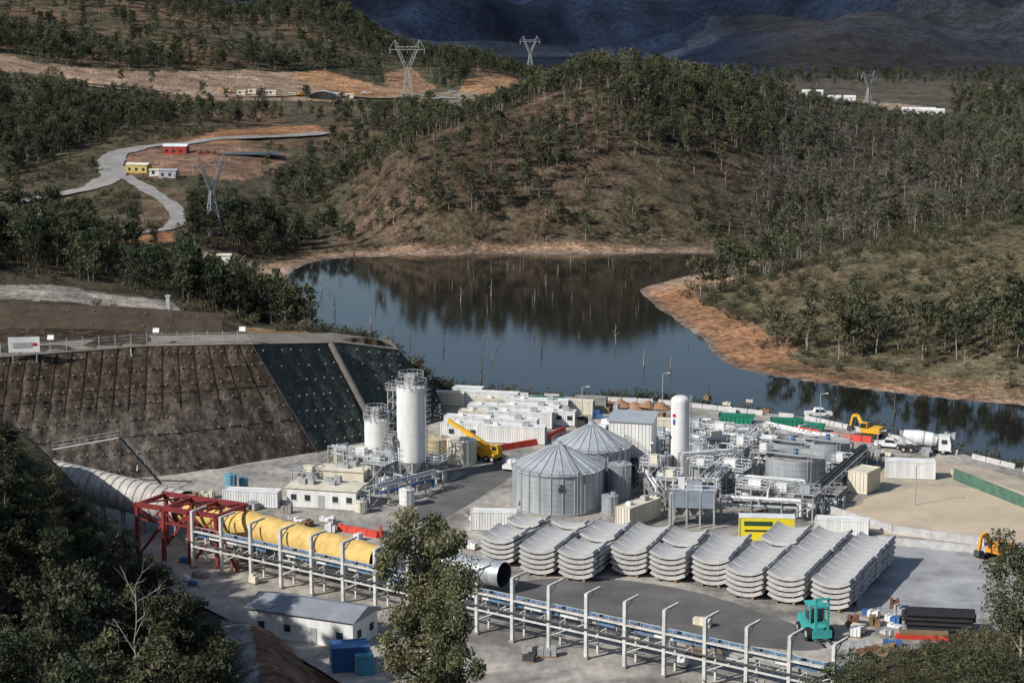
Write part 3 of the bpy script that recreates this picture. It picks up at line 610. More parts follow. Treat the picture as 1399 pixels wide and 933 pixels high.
for u,v,sx,sy,h_ in [(1000,668,5,4,3.5),(1030,690,5,3.5,3.),(975,640,4,4,5.5),(1065,690,5,3,2.4),(1010,632,5,4,3.),(1150,650,3,3,2.5),(915,690,3,4,4.5),(890,675,3,3,5),(520,672,4,4,5),(590,655,4,3,3.2),(1130,690,4,3,2.2),(985,618,4,3,4),(1040,650,3,3,4.2),(950,608,4,3,3.4),(1045,612,4,3,3),(900,630,3,3,4.4),(958,678,3,3,5.2),(1100,700,4,3,3.2),(1012,645,3,3,4.8),(495,655,4,3,4.2),(420,668,4,3,3),(842,640,3,3,4)]:
    p=at(u,v); g=M('process_skid',p,YR+rnd.uniform(-.05,.05))
    for x in(-sx/2,0,sx/2):
        for y in(-sy/2,sy/2): g.beam((x,y,0),(x,y,h_),.2,gsteel)
    g.box(0,0,h_,sx+.3,sy+.3,.12,gsteel); g.rail([(-sx/2,-sy/2,h_+.1),(sx/2,-sy/2,h_+.1),(sx/2,sy/2,h_+.1),(-sx/2,sy/2,h_+.1),(-sx/2,-sy/2,h_+.1)],1.1,rnd.choice([gsteel,white]),.08,1.3)
    g.box(rnd.uniform(-.5,.5),0,h_+.12,sx*.4,sy*.4,rnd.uniform(.8,1.6),rnd.choice([white,galv,cream,white]))
    r=rnd.uniform(.6,1.1); g.cyl((-sx*.25,0,.3),(-sx*.25,0,h_-.2),r,r,rnd.choice([white,galv]),16); g.box(sx*.25,0,.1,sx*.35,sy*.5,h_*.5,rnd.choice([gsteel,white,concd]))
    for k_ in range(4):
        y=rnd.uniform(-.4,.4)*sy; z=rnd.uniform(.5,h_-.3); g.cyl((-sx/2-.8,y,z),(sx/2+.8,y,z),.13,.13,rnd.choice([white,galv,gsteel]),8)
        g.cyl((sx/2+.8,y,z),(sx/2+.8,y,0),.13,.13,galv,8)
    g.beam((sx/2,-sy/2-.5,h_),(sx/2-h_*.9,-sy/2-.5,0),.7,gsteel,.1); g.done()
for k_ in range(120):
    z_=rnd.choice([((560,760),(540,600)),((920,1180),(590,700)),((380,560),(640,730)),((630,700),(700,760)),((1150,1230),(830,860)),((780,1100),(545,590)),((330,520),(690,740)),((1180,1300),(590,625)),((700,1000),(850,910)),((530,640),(820,900)),((250,350),(680,800)),((780,1100),(545,590)),((1160,1240),(840,900))])
    u=rnd.uniform(*z_[0]); v=rnd.uniform(*z_[1]); p=at(u,v); g=M('material_stack',p,YR+rnd.uniform(-.4,.4)); mt=rnd.choice([wood,white,gsteel,concd,rust,conc,cream,dsteel,wood,galv,white,blue])
    a,b2,c=rnd.uniform(.8,2.6),rnd.uniform(.8,1.6),rnd.uniform(.5,1.5); 
    g.box(0,0,.02,a,b2,.12,wood)
    for q in range(3): g.box((q-1)*a*.32,rnd.uniform(-.1,.1),.15,a*.29,b2*rnd.uniform(.7,.95),c*rnd.uniform(.6,1),mt,rnd.uniform(-.05,.05))
    g.done()
def skip(u,v,rot,Ls=6.2):
    p=at(u,v); g=M('skip_bin',p,rot); W=2.3; o=[(-Ls/2+.5,0),(Ls/2-.5,0),(Ls/2,1.5),(-Ls/2,1.5)]
    vs=[(x,-W/2+.1 if z==0 else -W/2,z) for x,z in o]+[(x,W/2-.1 if z==0 else W/2,z) for x,z in o]
    g.add(vs,[(0,1,2,3),(7,6,5,4),(1,5,6,2),(0,3,7,4),(0,4,5,1)],greenb); vi=[(x*.95,y*.93,max(z,.3)-.05) for x,y,z in vs]; g.add(vi,[(3,2,1,0),(4,5,6,7),(2,6,5,1),(4,7,3,0),(1,5,4,0)],greenb)
    for y in(-W/2,W/2): g.beam((-Ls/2,y,1.5),(Ls/2,y,1.5),.12,greenb); 
    for x in np.arange(-Ls/2+.8,Ls/2-.5,.8): g.box(x,-W/2,.15,.1,.12,1.3,greenb)
    g.box(.3,0,.3,Ls*.7,W*.7,.8,rust); g.done()
skip(748,553,R(-8)); skip(1006,577,R(-14),6.8); skip(1075,583,R(-8)); skip(1110,590,R(-18),4.5)
g=M('dirt_stockpile',at(850,556),R(-10)); 
for k_ in range(7): g.cyl((k_*2.6-8,rnd.uniform(-.5,.5),0),(k_*2.6-8+rnd.uniform(-.3,.3),0,rnd.uniform(.9,1.6)),2.2,.3,mat('orange_soil',(.36,.2,.12),.95,bump=.6),12)
g.done()
# ------------------------------------------------------------------ tunnel segments
def segmesh(nl,seed):
    rr=random.Random(seed); seg=M('concrete_segment_stack'); Rr=4.45; hw=R(33.5); NS=16
    for k_ in range(nl):
        z0=.3+k_*.73; ri,ro=Rr,Rr+.44; wy=1.04+rr.uniform(-.03,.03); xo=rr.uniform(-.07,.07); hh=hw*(1 if k_ else .94)
        vs=[]
        for i in range(NS+1):
            a=-hh+2*hh*i/NS
            for r in(ri,ro):
                for y in(-wy,wy): vs.append((xo+math.sin(a)*r,y,z0+ro-math.cos(a)*r))
        f1=[];f2=[]
        for i in range(NS):
            o=i*4;q=o+4; f1+=[(o,q,q+1,o+1),(o+3,q+3,q+2,o+2)]; f2+=[(o+2,q+2,q,o),(o+1,q+1,q+3,o+3)]
        f2+=[(0,1,3,2),(NS*4+2,NS*4+3,NS*4+1,NS*4)]; seg.add(vs,f1,conc,True); seg.add(vs,f2,conc)
        for x in(-1.1,1.1): seg.box(xo+x,0,z0-.17+.1,.22,1.9,.15+.1,wood)
    for x in(-1.2,1.2): seg.box(x,0,0,.4,2.2,.3,wood)
    return seg.done(link=False).data
sm_=[segmesh(5,1),segmesh(5,2),segmesh(5,3),segmesh(4,4)]
rows=[((684,770),(730,740)),((737,784),(789,742)),((790,791),(840,750)),((862,785),(892,755)),((914,792),(944,761)),((972,799),(1003,766)),((1020,815),(1084,755)),((1076,822),(1139,762)),((1137,832),(1196,771))]
for ri,(a,b_) in enumerate(rows):
    A_=Vector(at(*a));B_=Vector(at(*b_)); d=B_-A_; n_=int(d.length/2.25); ang=math.atan2(d.y,d.x)-math.pi/2
    for i in range(n_+1):
        p=A_+d*(i*2.25/d.length)
        ob=bpy.data.objects.new('concrete_segment_stack',rnd.choice(sm_[:3]*2+sm_) if i else sm_[ri%3]); sc.collection.objects.link(ob)
        ob.location=(p.x+rnd.uniform(-.1,.1),p.y,0); ob.rotation_euler=(0,0,ang+rnd.uniform(-.015,.015))
# ------------------------------------------------------------------ conveyor gantry
A_=Vector(at(262,697,8.4)); B_=Vector(at(1140,880,8.4)); A_.z=B_.z=0; d=B_-A_; Ln=d.length; g=M('conveyor_gantry',tuple(A_),math.atan2(d.y,d.x))
np_=int(Ln/5.35)
wst=mat('white_steel',(.62,.62,.59),.6,var=.35,scale=1.2)
bsheet=mat('faded_blue_sheet',(.12,.22,.36),.6,var=.5,scale=.4)
for i in range(np_+1):
    x=Ln*i/np_
    g.box(x,0,0,.42,.42,8.3,wst); g.box(x,0,0,.8,.8,.25,concd)
    g.beam((x-.1,0,8.2),(x+.3,2.6,8.5),.26,wst); g.beam((x,0,6.9),(x+.2,1.5,8.3),.12,wst)
    g.box(x,2.6,0,.25,.25,5.0,wst); g.beam((x,0,4.6),(x,2.6,4.6),.25,wst); g.beam((x,0,2.0),(x,2.6,2.0),.18,wst)
    if i<np_:
        x2=Ln*(i+1)/np_
        if i%2: g.beam((x,0,1.9),(x2,0,4.5),.1,wst)
for y,z,w_ in((-.05,5.4,.2),(2.6,4.9,.22),(-.05,3.2,.2),(2.6,3.1,.18)): g.beam((0,y,z),(Ln,y,z),w_,wst)
g.beam((0,1.3,4.75),(Ln,1.3,4.75),1.4,dsteel,.1)
for i in range(int(Ln/2.7)): 
    if rnd.random()<.9: g.box(i*2.7+1.3,.55,4.5,2.6,.08,.42,rnd.choice([bsheet,bsheet,white,gsteel]))
g.box(Ln/2,2.1,4.9,Ln,.08,.4,bsheet)
for i in range(int(Ln/1.5)):
    x=i*1.5; g.cyl((x,.6,5.0),(x,2.0,5.0),.09,.09,gsteel,6); 
    g.beam((x,.25,3.3),(x+1.5,.25,4.4) if i%2 else (x+.01,.25,4.4),.08,wst)
g.rail([(0,.3,4.9),(Ln,.3,4.9)],1.1,wst,.05,1.5)
g.cyl((0,-.4,3.9),(Ln,-.4,3.9),.13,.13,dsteel,8)
g.done()
g=M('pipe_trestle',tuple(A_+Vector((3,6.5,0))),math.atan2(d.y,d.x))
for i in range(28): g.beam((i*2.6,0,0),(i*2.6,0,2.4),.15,gsteel); g.beam((i*2.6,0,2.4),(i*2.6,1.2,2.4),.12,gsteel)
for y,mt in((0,white),(.4,gsteel),(.9,redp),(1.2,white)): g.cyl((0,y,2.5),(72,y,2.5),.14,.14,mt,8)
g.done()
# ------------------------------------------------------------------ ventilation duct
def tube(g,pts,r,mt,n=20,rib=0,sag=0):
    pts=[Vector(p) for p in pts]; rings=[]
    for i,p in enumerate(pts):
        t=(pts[min(i+1,len(pts)-1)]-pts[max(i-1,0)]).normalized(); s_=t.cross(Vector((0,0,1))).normalized(); up=s_.cross(t)
        rr=r*(1+rib*(i%2))
        rings.append([p+s_*math.cos(2*math.pi*j/n)*rr+up*math.sin(2*math.pi*j/n)*rr for j in range(n)])
    vs=[v for rg in rings for v in rg]
    g.add(vs,[(i*n+j,i*n+(j+1)%n,(i+1)*n+(j+1)%n,(i+1)*n+j) for i in range(len(rings)-1) for j in range(n)],mt,True)
def seglerp(a,b_,n_): a=Vector(a);b_=Vector(b_); return [a.lerp(b_,i/n_) for i in range(n_+1)]
T0,T1,T2=at(60,648,6),at(252,694,4.8),at(520,768,4.4)
g=M('ventilation_duct'); tube(g,seglerp(T0,T1,36),2.6,ribf,20,0)
for p,q in zip(seglerp(T0,T1,18)[:-1],seglerp(T0,T1,18)[1:]): dd=(q-p).normalized()*.14; g.cyl(p-dd,p+dd,2.72,2.72,gsteel,20,False)
yt=seglerp(T1,T2,30); 
for i,p in enumerate(yt): p.z+=.12*math.sin(i*1.9)
tube(g,yt,2.15,ytarp,20,.03)
P_=Vector(at(600,768,2.6)); Q_=Vector(at(688,785,2.6)); 
g.cyl(T2,P_,2.0,1.75,galv,24,False)
g.cyl(P_,Q_,1.75,1.75,galv,24,False); g.cyl(P_,Q_,1.68,1.68,dsteel,24,False)
for t in np.linspace(0,1,7): p=P_.lerp(Q_,t); dd=(Q_-P_).normalized()*.08; g.cyl(p-dd,p+dd,1.82,1.82,galv,24,False)
for p in seglerp(T1,T2,9): g.beam((p.x-1.5,p.y,0),(p.x-1.5,p.y,p.z-1),.25,gsteel); g.beam((p.x+1.5,p.y+.5,0),(p.x+1.5,p.y+.5,p.z-1),.25,gsteel); g.beam((p.x-1.8,p.y,p.z-2.2),(p.x+1.8,p.y+.5,p.z-2.2),.25,gsteel)
for p in seglerp(T0,T1,7): g.beam((p.x,p.y-1,0),(p.x,p.y-1,p.z-1.5),.35,gsteel); g.beam((p.x,p.y+1,0),(p.x,p.y+1,p.z-1.5),.35,gsteel)
g.done()
g=M('red_portal_frame',at(262,760),R(-27))
for x in(-7,-2.3,2.3,7):
    for y in(-3.4,3.4): g.beam((x,y,0),(x*.98,y,7.6),.5,redp)
    g.beam((x,-3.7,7.6),(x,3.7,7.6),.5,redp)
for y in(-3.4,3.4):
    g.beam((-7.4,y,7.7),(7.4,y,7.7),.6,redp); g.beam((-7.2,y,5.6),(7.2,y,5.6),.3,redp)
    for i in range(6): x=-7+i*2.333; g.beam((x,y,5.6 if i%2 else 7.6),(x+2.333,y,7.6 if i%2 else 5.6),.25,redp)
    g.beam((-7,y,0),(-2.3,y,5.5),.35,redp); g.beam((7,y,5.5),(10.5,y,0),.4,redp); g.beam((2.3,y,0),(7,y,5.5),.35,redp)
for i in range(3): g.beam((-7+i*4.6,-3.4,7.8),(-2.4+i*4.6,3.4,7.8),.22,redp)
g.done()
# ------------------------------------------------------------------ vehicles
def mixer(u,v,rot):
    g=M('concrete_mixer_truck',at(u,v),rot)
    g.box(-.6,0,.75,7.6,.9,.3,dsteel)
    for x in(-3.3,-2.1,1.0,2.9):
        for y in(-.95,.95): g.wheel(x,y,.52)
    g.prism([(2.2,.7),(4.1,.7),(4.15,1.6),(3.9,2.9),(2.2,2.95)],-1.2,1.2,white); g.box(4.06,0,1.75,.12,2.1,.85,glass); g.box(3.1,-1.2,1.8,.9,.06,.7,glass); g.box(3.1,1.2,1.8,.9,.06,.7,glass); g.box(4.1,0,.5,.25,2.3,.4,gsteel)
    g.cyl((1.9,0,2.0),(1.2,0,2.15),.75,1.15,white,18); g.cyl((1.2,0,2.15),(-1.2,0,2.45),1.15,1.2,white,18); g.cyl((-1.2,0,2.45),(-3.4,0,3.0),1.2,.55,white,18)
    g.cyl((-.3,0,2.32),(-.1,0,2.3),1.24,1.24,gsteel,18,False)
    g.beam((-3.2,0,1),(-3.4,0,2.6),.5,gsteel); g.cyl((-3.5,0,3.3),(-3.7,0,2.6),.6,.3,gsteel,10); g.beam((-3.7,0,2.4),(-4.6,0,1.2),.4,gsteel,.15); g.box(.4,-1.0,.5,1.3,.4,.6,gsteel)
    g.done().scale=(1.1,1.1,1.1)
mixer(1263,618,R(-14))
def excavator(u,v,rot,mt,s_=1.,pose=0):
    g=M('excavator',at(u,v),rot)
    for y in(-1.2,1.2):
        g.prism([(-1.9,.1),(1.9,.1),(2.2,.5),(1.9,.9),(-1.9,.9),(-2.2,.5)],y-.28,y+.28,dsteel)
        for x in(-1.6,-.8,0,.8,1.6): g.cyl((x,y-.3,.45),(x,y+.3,.45),.28,.28,rub,10)
    g.box(0,0,.9,1.6,1.8,.25,dsteel); g.prism([(-2.4,1.15),(1.4,1.15),(1.4,1.7),(.2,1.9),(-.6,2.3),(-2.3,2.2)],-1.3,1.3,mt)
    g.prism([(.2,1.7),(1.6,1.7),(1.75,2.2),(1.4,3.1),(.2,3.1)],.25,1.25,mt); g.prism([(.3,2.05),(1.5,2.05),(1.66,2.25),(1.38,2.98),(.3,2.98)],.22,1.28,glass)
    E=[(1.2,1.9),(3.0,4.6),(5.4,4.2),(5.6,2.0)] if pose==0 else [(1.2,1.9),(2.6,4.2),(3.6,3.9),(4.0,1.8)]
    g.beam((E[0][0],-.2,E[0][1]),(E[1][0],-.2,E[1][1]),.4,mt,.6); g.beam((E[1][0],-.2,E[1][1]),(E[2][0],-.2,E[2][1]),.4,mt,.5); g.beam((E[2][0],-.2,E[2][1]),(E[3][0],-.2,E[3][1]),.35,mt,.4)
    g.cyl((1.8,-.2,1.9),(E[1][0],-.2,E[1][1]-.6),.12,.12,gsteel,8); x,z=E[3]; g.prism([(x-.5,z+.1),(x+.4,z+.2),(x+.6,z-.5),(x,z-1.0),(x-.8,z-.7)],-.7,.3,dsteel)
    ob=g.done(); ob.scale=(s_,)*3
excavator(1188,598,R(150),yell,.95,1); excavator(1364,764,R(215),oran,1.0,1)
cr_=Vector(at(662,628)); c_,s__=math.cos(R(35)),math.sin(R(35))
g=M('mobile_crane',tuple(cr_),R(-35))
g.box(0,0,.8,6,2.3,.7,yell)
for x in(-2.2,-.9,1.2,2.4):
    for y in(-1.05,1.05): g.wheel(x,y,.6)
g.prism([(1.4,1.5),(3.,1.5),(3.1,2.1),(2.8,2.9),(1.4,2.9)],-.2,1.1,yell); g.box(2.2,1.1,2,1.,.08,.7,glass); g.box(2.2,-.22,2,1.,.08,.7,glass); g.box(-.6,0,1.5,2.4,2.,1.,yell)
def loc_(v): return Vector((v[0]*c_-v[1]*s__,v[0]*s__+v[1]*c_,v[2]))
a=loc_((.6,0,2.4)); b_=loc_((-6.4,3,6.4)); g.beam(a,a.lerp(b_,.55),.7,yell,.8); g.beam(a.lerp(b_,.5),b_,.5,yell,.6); g.cyl(loc_((-.8,.3,1.6)),a.lerp(b_,.35),.15,.15,gsteel,8); g.beam(b_,b_+Vector((0,0,-1.2)),.1,dsteel); g.done()
g=M('container_forklift',at(1113,868),R(-80))
g.prism([(-2.4,.6),(1.6,.6),(1.6,1.4),(.6,1.7),(-2.4,2.0)],-1.25,1.25,teal)
for x,r in((-1.6,.6),(1.4,.75)):
    for y in(-1.25,1.25): g.wheel(x,y,r,.5)
for x in(-1.0,.7):
    for y in(-.8,.8): g.beam((x,y,1.7),(x*.9,y,3.6),.14,teal)
g.box(-.15,0,3.6,2.1,1.9,.14,teal); g.box(-.2,0,1.7,1.5,1.5,.9,dsteel); g.box(.72,0,2.2,.05,1.4,1.2,glass)
for y in(-.7,.7): g.beam((2.3,y,.2),(2.2,y,5.),.25,teal); g.beam((2.4,y*.8,.35),(4.3,y*.8,.35),.2,dsteel,.12)
for z in(.6,2.2,4.0,4.9): g.beam((2.3,-.8,z),(2.3,.8,z),.2,teal)
g.box(2.45,0,.5,.15,2.2,.9,teal); g.done().scale=(1.15,1.15,1.15)
def ute(u,v,rot,mt,P0=None):
    p=P0 or at(u,v); g=M('utility_truck',p,rot)
    g.prism([(-2.6,.5),(2.5,.5),(2.6,1.0),(1.5,1.15),(.9,1.75),(-.7,1.8),(-.9,1.15),(-2.6,1.1)],-.9,.9,mt); g.prism([(1.35,1.15),(.85,1.68),(-.6,1.72),(-.75,1.15)],-.92,.92,glass); g.box(.1,0,1.72,1.35,1.55,.09,mt)
    for x in(-1.6,1.6):
        for y in(-.8,.8): g.wheel(x,y,.4,.25)
    g.done()
ute(1215,612,R(-20),white); ute(965,585,R(-15),white); ute(1118,570,R(0),white); ute(830,585,R(60),white); ute(700,640,R(70),white)
for u,v in[(400,131),(410,132),(618,128),(598,137),(640,140),(500,130),(310,127),(365,128)]:
    p=hit(u,v,900); ute(0,0,rnd.uniform(-.5,.5),rnd.choice([white,white,yell,gsteel]),(p[0],p[1],p[2]+.4))
g=M('pipe_stack',at(1283,862),R(-8))
for r_i in range(5):
    for c in range(9-r_i): 
        e0=rnd.uniform(-.3,.3); g.cyl((-4.2+e0,c*.62+r_i*.31-2.4,.35+r_i*.52),(4.2+e0,c*.62+r_i*.31-2.4,.35+r_i*.52),.29,.29,blackp,10)
g.done()
g=M('timber_stack',at(1262,872),R(-8)); g.box(0,0,0,7,1.2,.5,redb); g.box(0,.2,.52,6,1,.4,wood); g.done()
for u,v in[(905,555),(1120,585),(795,575),(580,560),(1198,640),(1250,690)]:
    g=M('lamp_post',at(u,v)); g.cyl((0,0,0),(0,0,6.5),.11,.07,gsteel,8); g.beam((0,0,6.5),(1.0,-.2,6.7),.1,gsteel); g.box(1.1,-.2,6.6,.6,.3,.14,white); g.done()
def onhill(name,u,v,d0=450): 
    p=hit(u,v,d0); return M(name,(p[0],p[1],p[2]-.2),0)
def shed(name,u,v,Ls,W,Hs,mt,mr,rot=0,d0=450):
    g=onhill(name,u,v,d0); g.rot=rot; g.box(0,0,0,Ls,W,Hs,mt); g.add([(-Ls/2-.3,-W/2-.3,Hs),(Ls/2+.3,-W/2-.3,Hs),(Ls/2+.3,0,Hs+W*.16),(-Ls/2-.3,0,Hs+W*.16),(-Ls/2-.3,W/2+.3,Hs),(Ls/2+.3,W/2+.3,Hs)],[(0,1,2,3),(3,2,5,4),(0,3,4),(1,5,2)],mr)
    for i in range(int(Ls/3)): g.box(-Ls/2+1.5+i*3,-W/2-.02,.9,1.1,.08,1.2,glass)
    g.done()
shed('red_shed',241,210,10,6,3.4,mat('red_shed_paint',(.36,.05,.03),.6),white,R(-4)); shed('rust_shed',282,212,7,4,1.6,mat('rust_shed_paint',(.25,.09,.05),.6),rust,0)
shed('yellow_shed',190,236,9,5,3.2,mat('yellow_shed_paint',(.5,.38,.12),.6),cream,R(-14)); shed('grey_shed',231,243,7,4,3,gsteel,galvl,R(-10)); shed('site_hut',305,360,5,3,2.4,white,cream,0); shed('site_hut',212,240,4,3,2.4,white,cream,0)
g=onhill('settling_pond',340,212); g.poly([(-13,-7,.9),(14,-8,.9),(12,8,.9),(-9,8,.9)],mat('pond_liner',(.02,.025,.045),.25)); g.done()
for u,v,l,h_ in[(950,134,22,4.5),(985,136,26,4.),(1010,133,10,5),(1110,131,16,3.5),(1150,138,20,3),(1255,155,22,3),(1275,157,14,3)]: shed('workers_camp_building',u,v,l,8,h_,white,white,R(-5),1050)
g=onhill('arch_tent',441,136,900)
for i in range(10):
    a,b_=math.pi*i/10,math.pi*(i+1)/10; g.add([(8*math.cos(a),-3,5*math.sin(a)),(8*math.cos(b_),-3,5*math.sin(b_)),(8*math.cos(b_),4,5*math.sin(b_)),(8*math.cos(a),4,5*math.sin(a))],[(0,1,2,3)],white if i not in(1,2) else lblue)
g.poly([(8*math.cos(math.pi*i/10),3.9,5*math.sin(math.pi*i/10)) for i in range(11)],gsteel); g.done()
for u,v in[(330,130),(345,128),(372,130),(460,133),(478,134)]: shed('site_hut',u,v,4.5,3,2.2,rnd.choice([white,cream,gsteel]),cream,0,900)
g=onhill('concrete_marker_post',230,425,340); g.box(0,0,0,.7,.7,3,conc); g.box(0,0,3,1,1,.3,conc); g.done()
pyl=mat('pylon_steel',(.34,.35,.35),.5,.1,var=.15)
def pylon(u,v,Hp,d0,w_=.4,rot=0.,name='transmission_pylon',top=None):
    p=hit(u,v,d0); dd=proj(*p)[2]
    if top: Hp=(v-top)*dd/F
    g=M(name,(p[0],p[1],p[2]-.5),rot); B=Hp*.10; zs=[0,.2*Hp,.36*Hp,.48*Hp,.56*Hp]; hw_=[B,B*.68,B*.44,B*.28,B*.2]
    for k_ in range(4):
        z0,z1,a,b2=zs[k_],zs[k_+1],hw_[k_],hw_[k_+1]
        cs=[(-1,-1),(1,-1),(1,1),(-1,1)]
        for i in range(4):
            x,y=cs[i];x2,y2=cs[(i+1)%4]
            g.beam((x*a,y*a,z0),(x*b2,y*b2,z1),w_,pyl); g.beam((x*a,y*a,z0),(x2*b2,y2*b2,z1),w_*.55,pyl); g.beam((x2*a,y2*a,z0),(x*b2,y*b2,z1),w_*.55,pyl); g.beam((x*b2,y*b2,z1),(x2*b2,y2*b2,z1),w_*.55,pyl)
    z0=.56*Hp; q=B*.2; zt=.86*Hp
    for sx in(-1,1):
        for y in(-q,q):
            g.beam((sx*q,y,z0),(sx*B*1.5,y,zt),w_*.8,pyl); g.beam((-sx*q*.2,y,z0+.04*Hp),(sx*B*1.15,y,zt),w_*.55,pyl)
            for t in(.25,.5,.75): g.beam((sx*(q+(B*1.5-q)*t),y,z0+(zt-z0)*t),(sx*(B*1.15*(t+.18)),y,z0+.04*Hp+(zt-z0)*min(1,t+.14)),w_*.45,pyl)
        g.beam((sx*B*1.5,0,zt),(sx*B*1.75,0,Hp),w_*.7,pyl); g.beam((sx*B*1.1,0,zt+.03*Hp),(sx*B*1.75,0,Hp),w_*.6,pyl); g.beam((sx*B*2.6,0,zt),(sx*B*1.75,0,Hp),w_*.5,pyl)
        for x in(.0,1.3,2.45): g.beam((sx*B*x,0,zt),(sx*B*x,0,zt-.06*Hp),w_*.4,white)
    for y in(-q,q):
        g.beam((-B*2.6,y*.3,zt),(B*2.6,y*.3,zt),w_*.7,pyl); g.beam((-B*1.7,y,zt+.04*Hp),(B*1.7,y,zt+.04*Hp),w_*.6,pyl)
    n_=10
    for i in range(n_): x=-B*1.7+B*3.4*i/n_; g.beam((x,0,zt+(.04*Hp if i%2 else 0)),(x+B*.34,0,zt+(0 if i%2 else .04*Hp)),w_*.5,pyl)
    g.done(); return g
pylon(557,150,46,700,.55,R(5),top=55); pylon(724,104,40,1000,.65,R(5),top=50); pylon(291,322,27,560,.26,R(35),top=212); pylon(1186,150,29,900,.5,R(30),top=97)
# ------------------------------------------------------------------ trees
def leafmat(name,c):
    m=bpy.data.materials.new(name); m.use_nodes=True; nt=m.node_tree; L=nt.links; nt.nodes.remove(nt.nodes['Principled BSDF']); b=nd(nt,'ShaderNodeBsdfDiffuse')
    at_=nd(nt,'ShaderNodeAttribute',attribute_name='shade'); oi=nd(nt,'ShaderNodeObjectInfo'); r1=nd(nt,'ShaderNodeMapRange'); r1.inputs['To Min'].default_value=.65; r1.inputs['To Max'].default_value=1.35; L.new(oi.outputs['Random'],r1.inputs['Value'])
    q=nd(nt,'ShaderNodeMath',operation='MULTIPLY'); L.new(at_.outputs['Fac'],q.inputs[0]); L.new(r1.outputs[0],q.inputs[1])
    hs=nd(nt,'ShaderNodeHueSaturation'); hs.inputs['Color'].default_value=(*c,1); r2=nd(nt,'ShaderNodeMapRange'); r2.inputs['To Min'].default_value=.46; r2.inputs['To Max'].default_value=.52; 
    fr=nd(nt,'ShaderNodeMath',operation='FRACT'); mu=nd(nt,'ShaderNodeMath',operation='MULTIPLY'); mu.inputs[1].default_value=7.3; L.new(oi.outputs['Random'],mu.inputs[0]); L.new(mu.outputs[0],fr.inputs[0]); L.new(fr.outputs[0],r2.inputs['Value']); L.new(r2.outputs[0],hs.inputs['Hue']); L.new(q.outputs[0],hs.inputs['Value'])
    L.new(hs.outputs[0],b.inputs['Color'])
    tr=nd(nt,'ShaderNodeBsdfTranslucent'); L.new(hs.outputs[0],tr.inputs['Color']); mx=nd(nt,'ShaderNodeMixShader'); mx.inputs[0].default_value=.25; out=nt.nodes['Material Output']; L.new(b.outputs[0],mx.inputs[1]); L.new(tr.outputs[0],mx.inputs[2]); L.new(mx.outputs[0],out.inputs['Surface'])
    return m
lf=leafmat('eucalyptus_leaves',(.100,.107,.062)); lfd=leafmat('dark_leaves',(.062,.074,.045)); lfg=leafmat('grey_leaves',(.125,.122,.092)); lfs=leafmat('shrub_leaves',(.122,.113,.065)); lfn=leafmat('near_leaves',(.130,.140,.078))
bark=mat('pale_bark',(.32,.28,.24),.8,var=.4,scale=2.); barkd=mat('dark_bark',(.14,.11,.085),.9,var=.4,scale=2.); barkw=mat('bleached_wood',(.36,.33,.29),.8,var=.3,scale=2.)
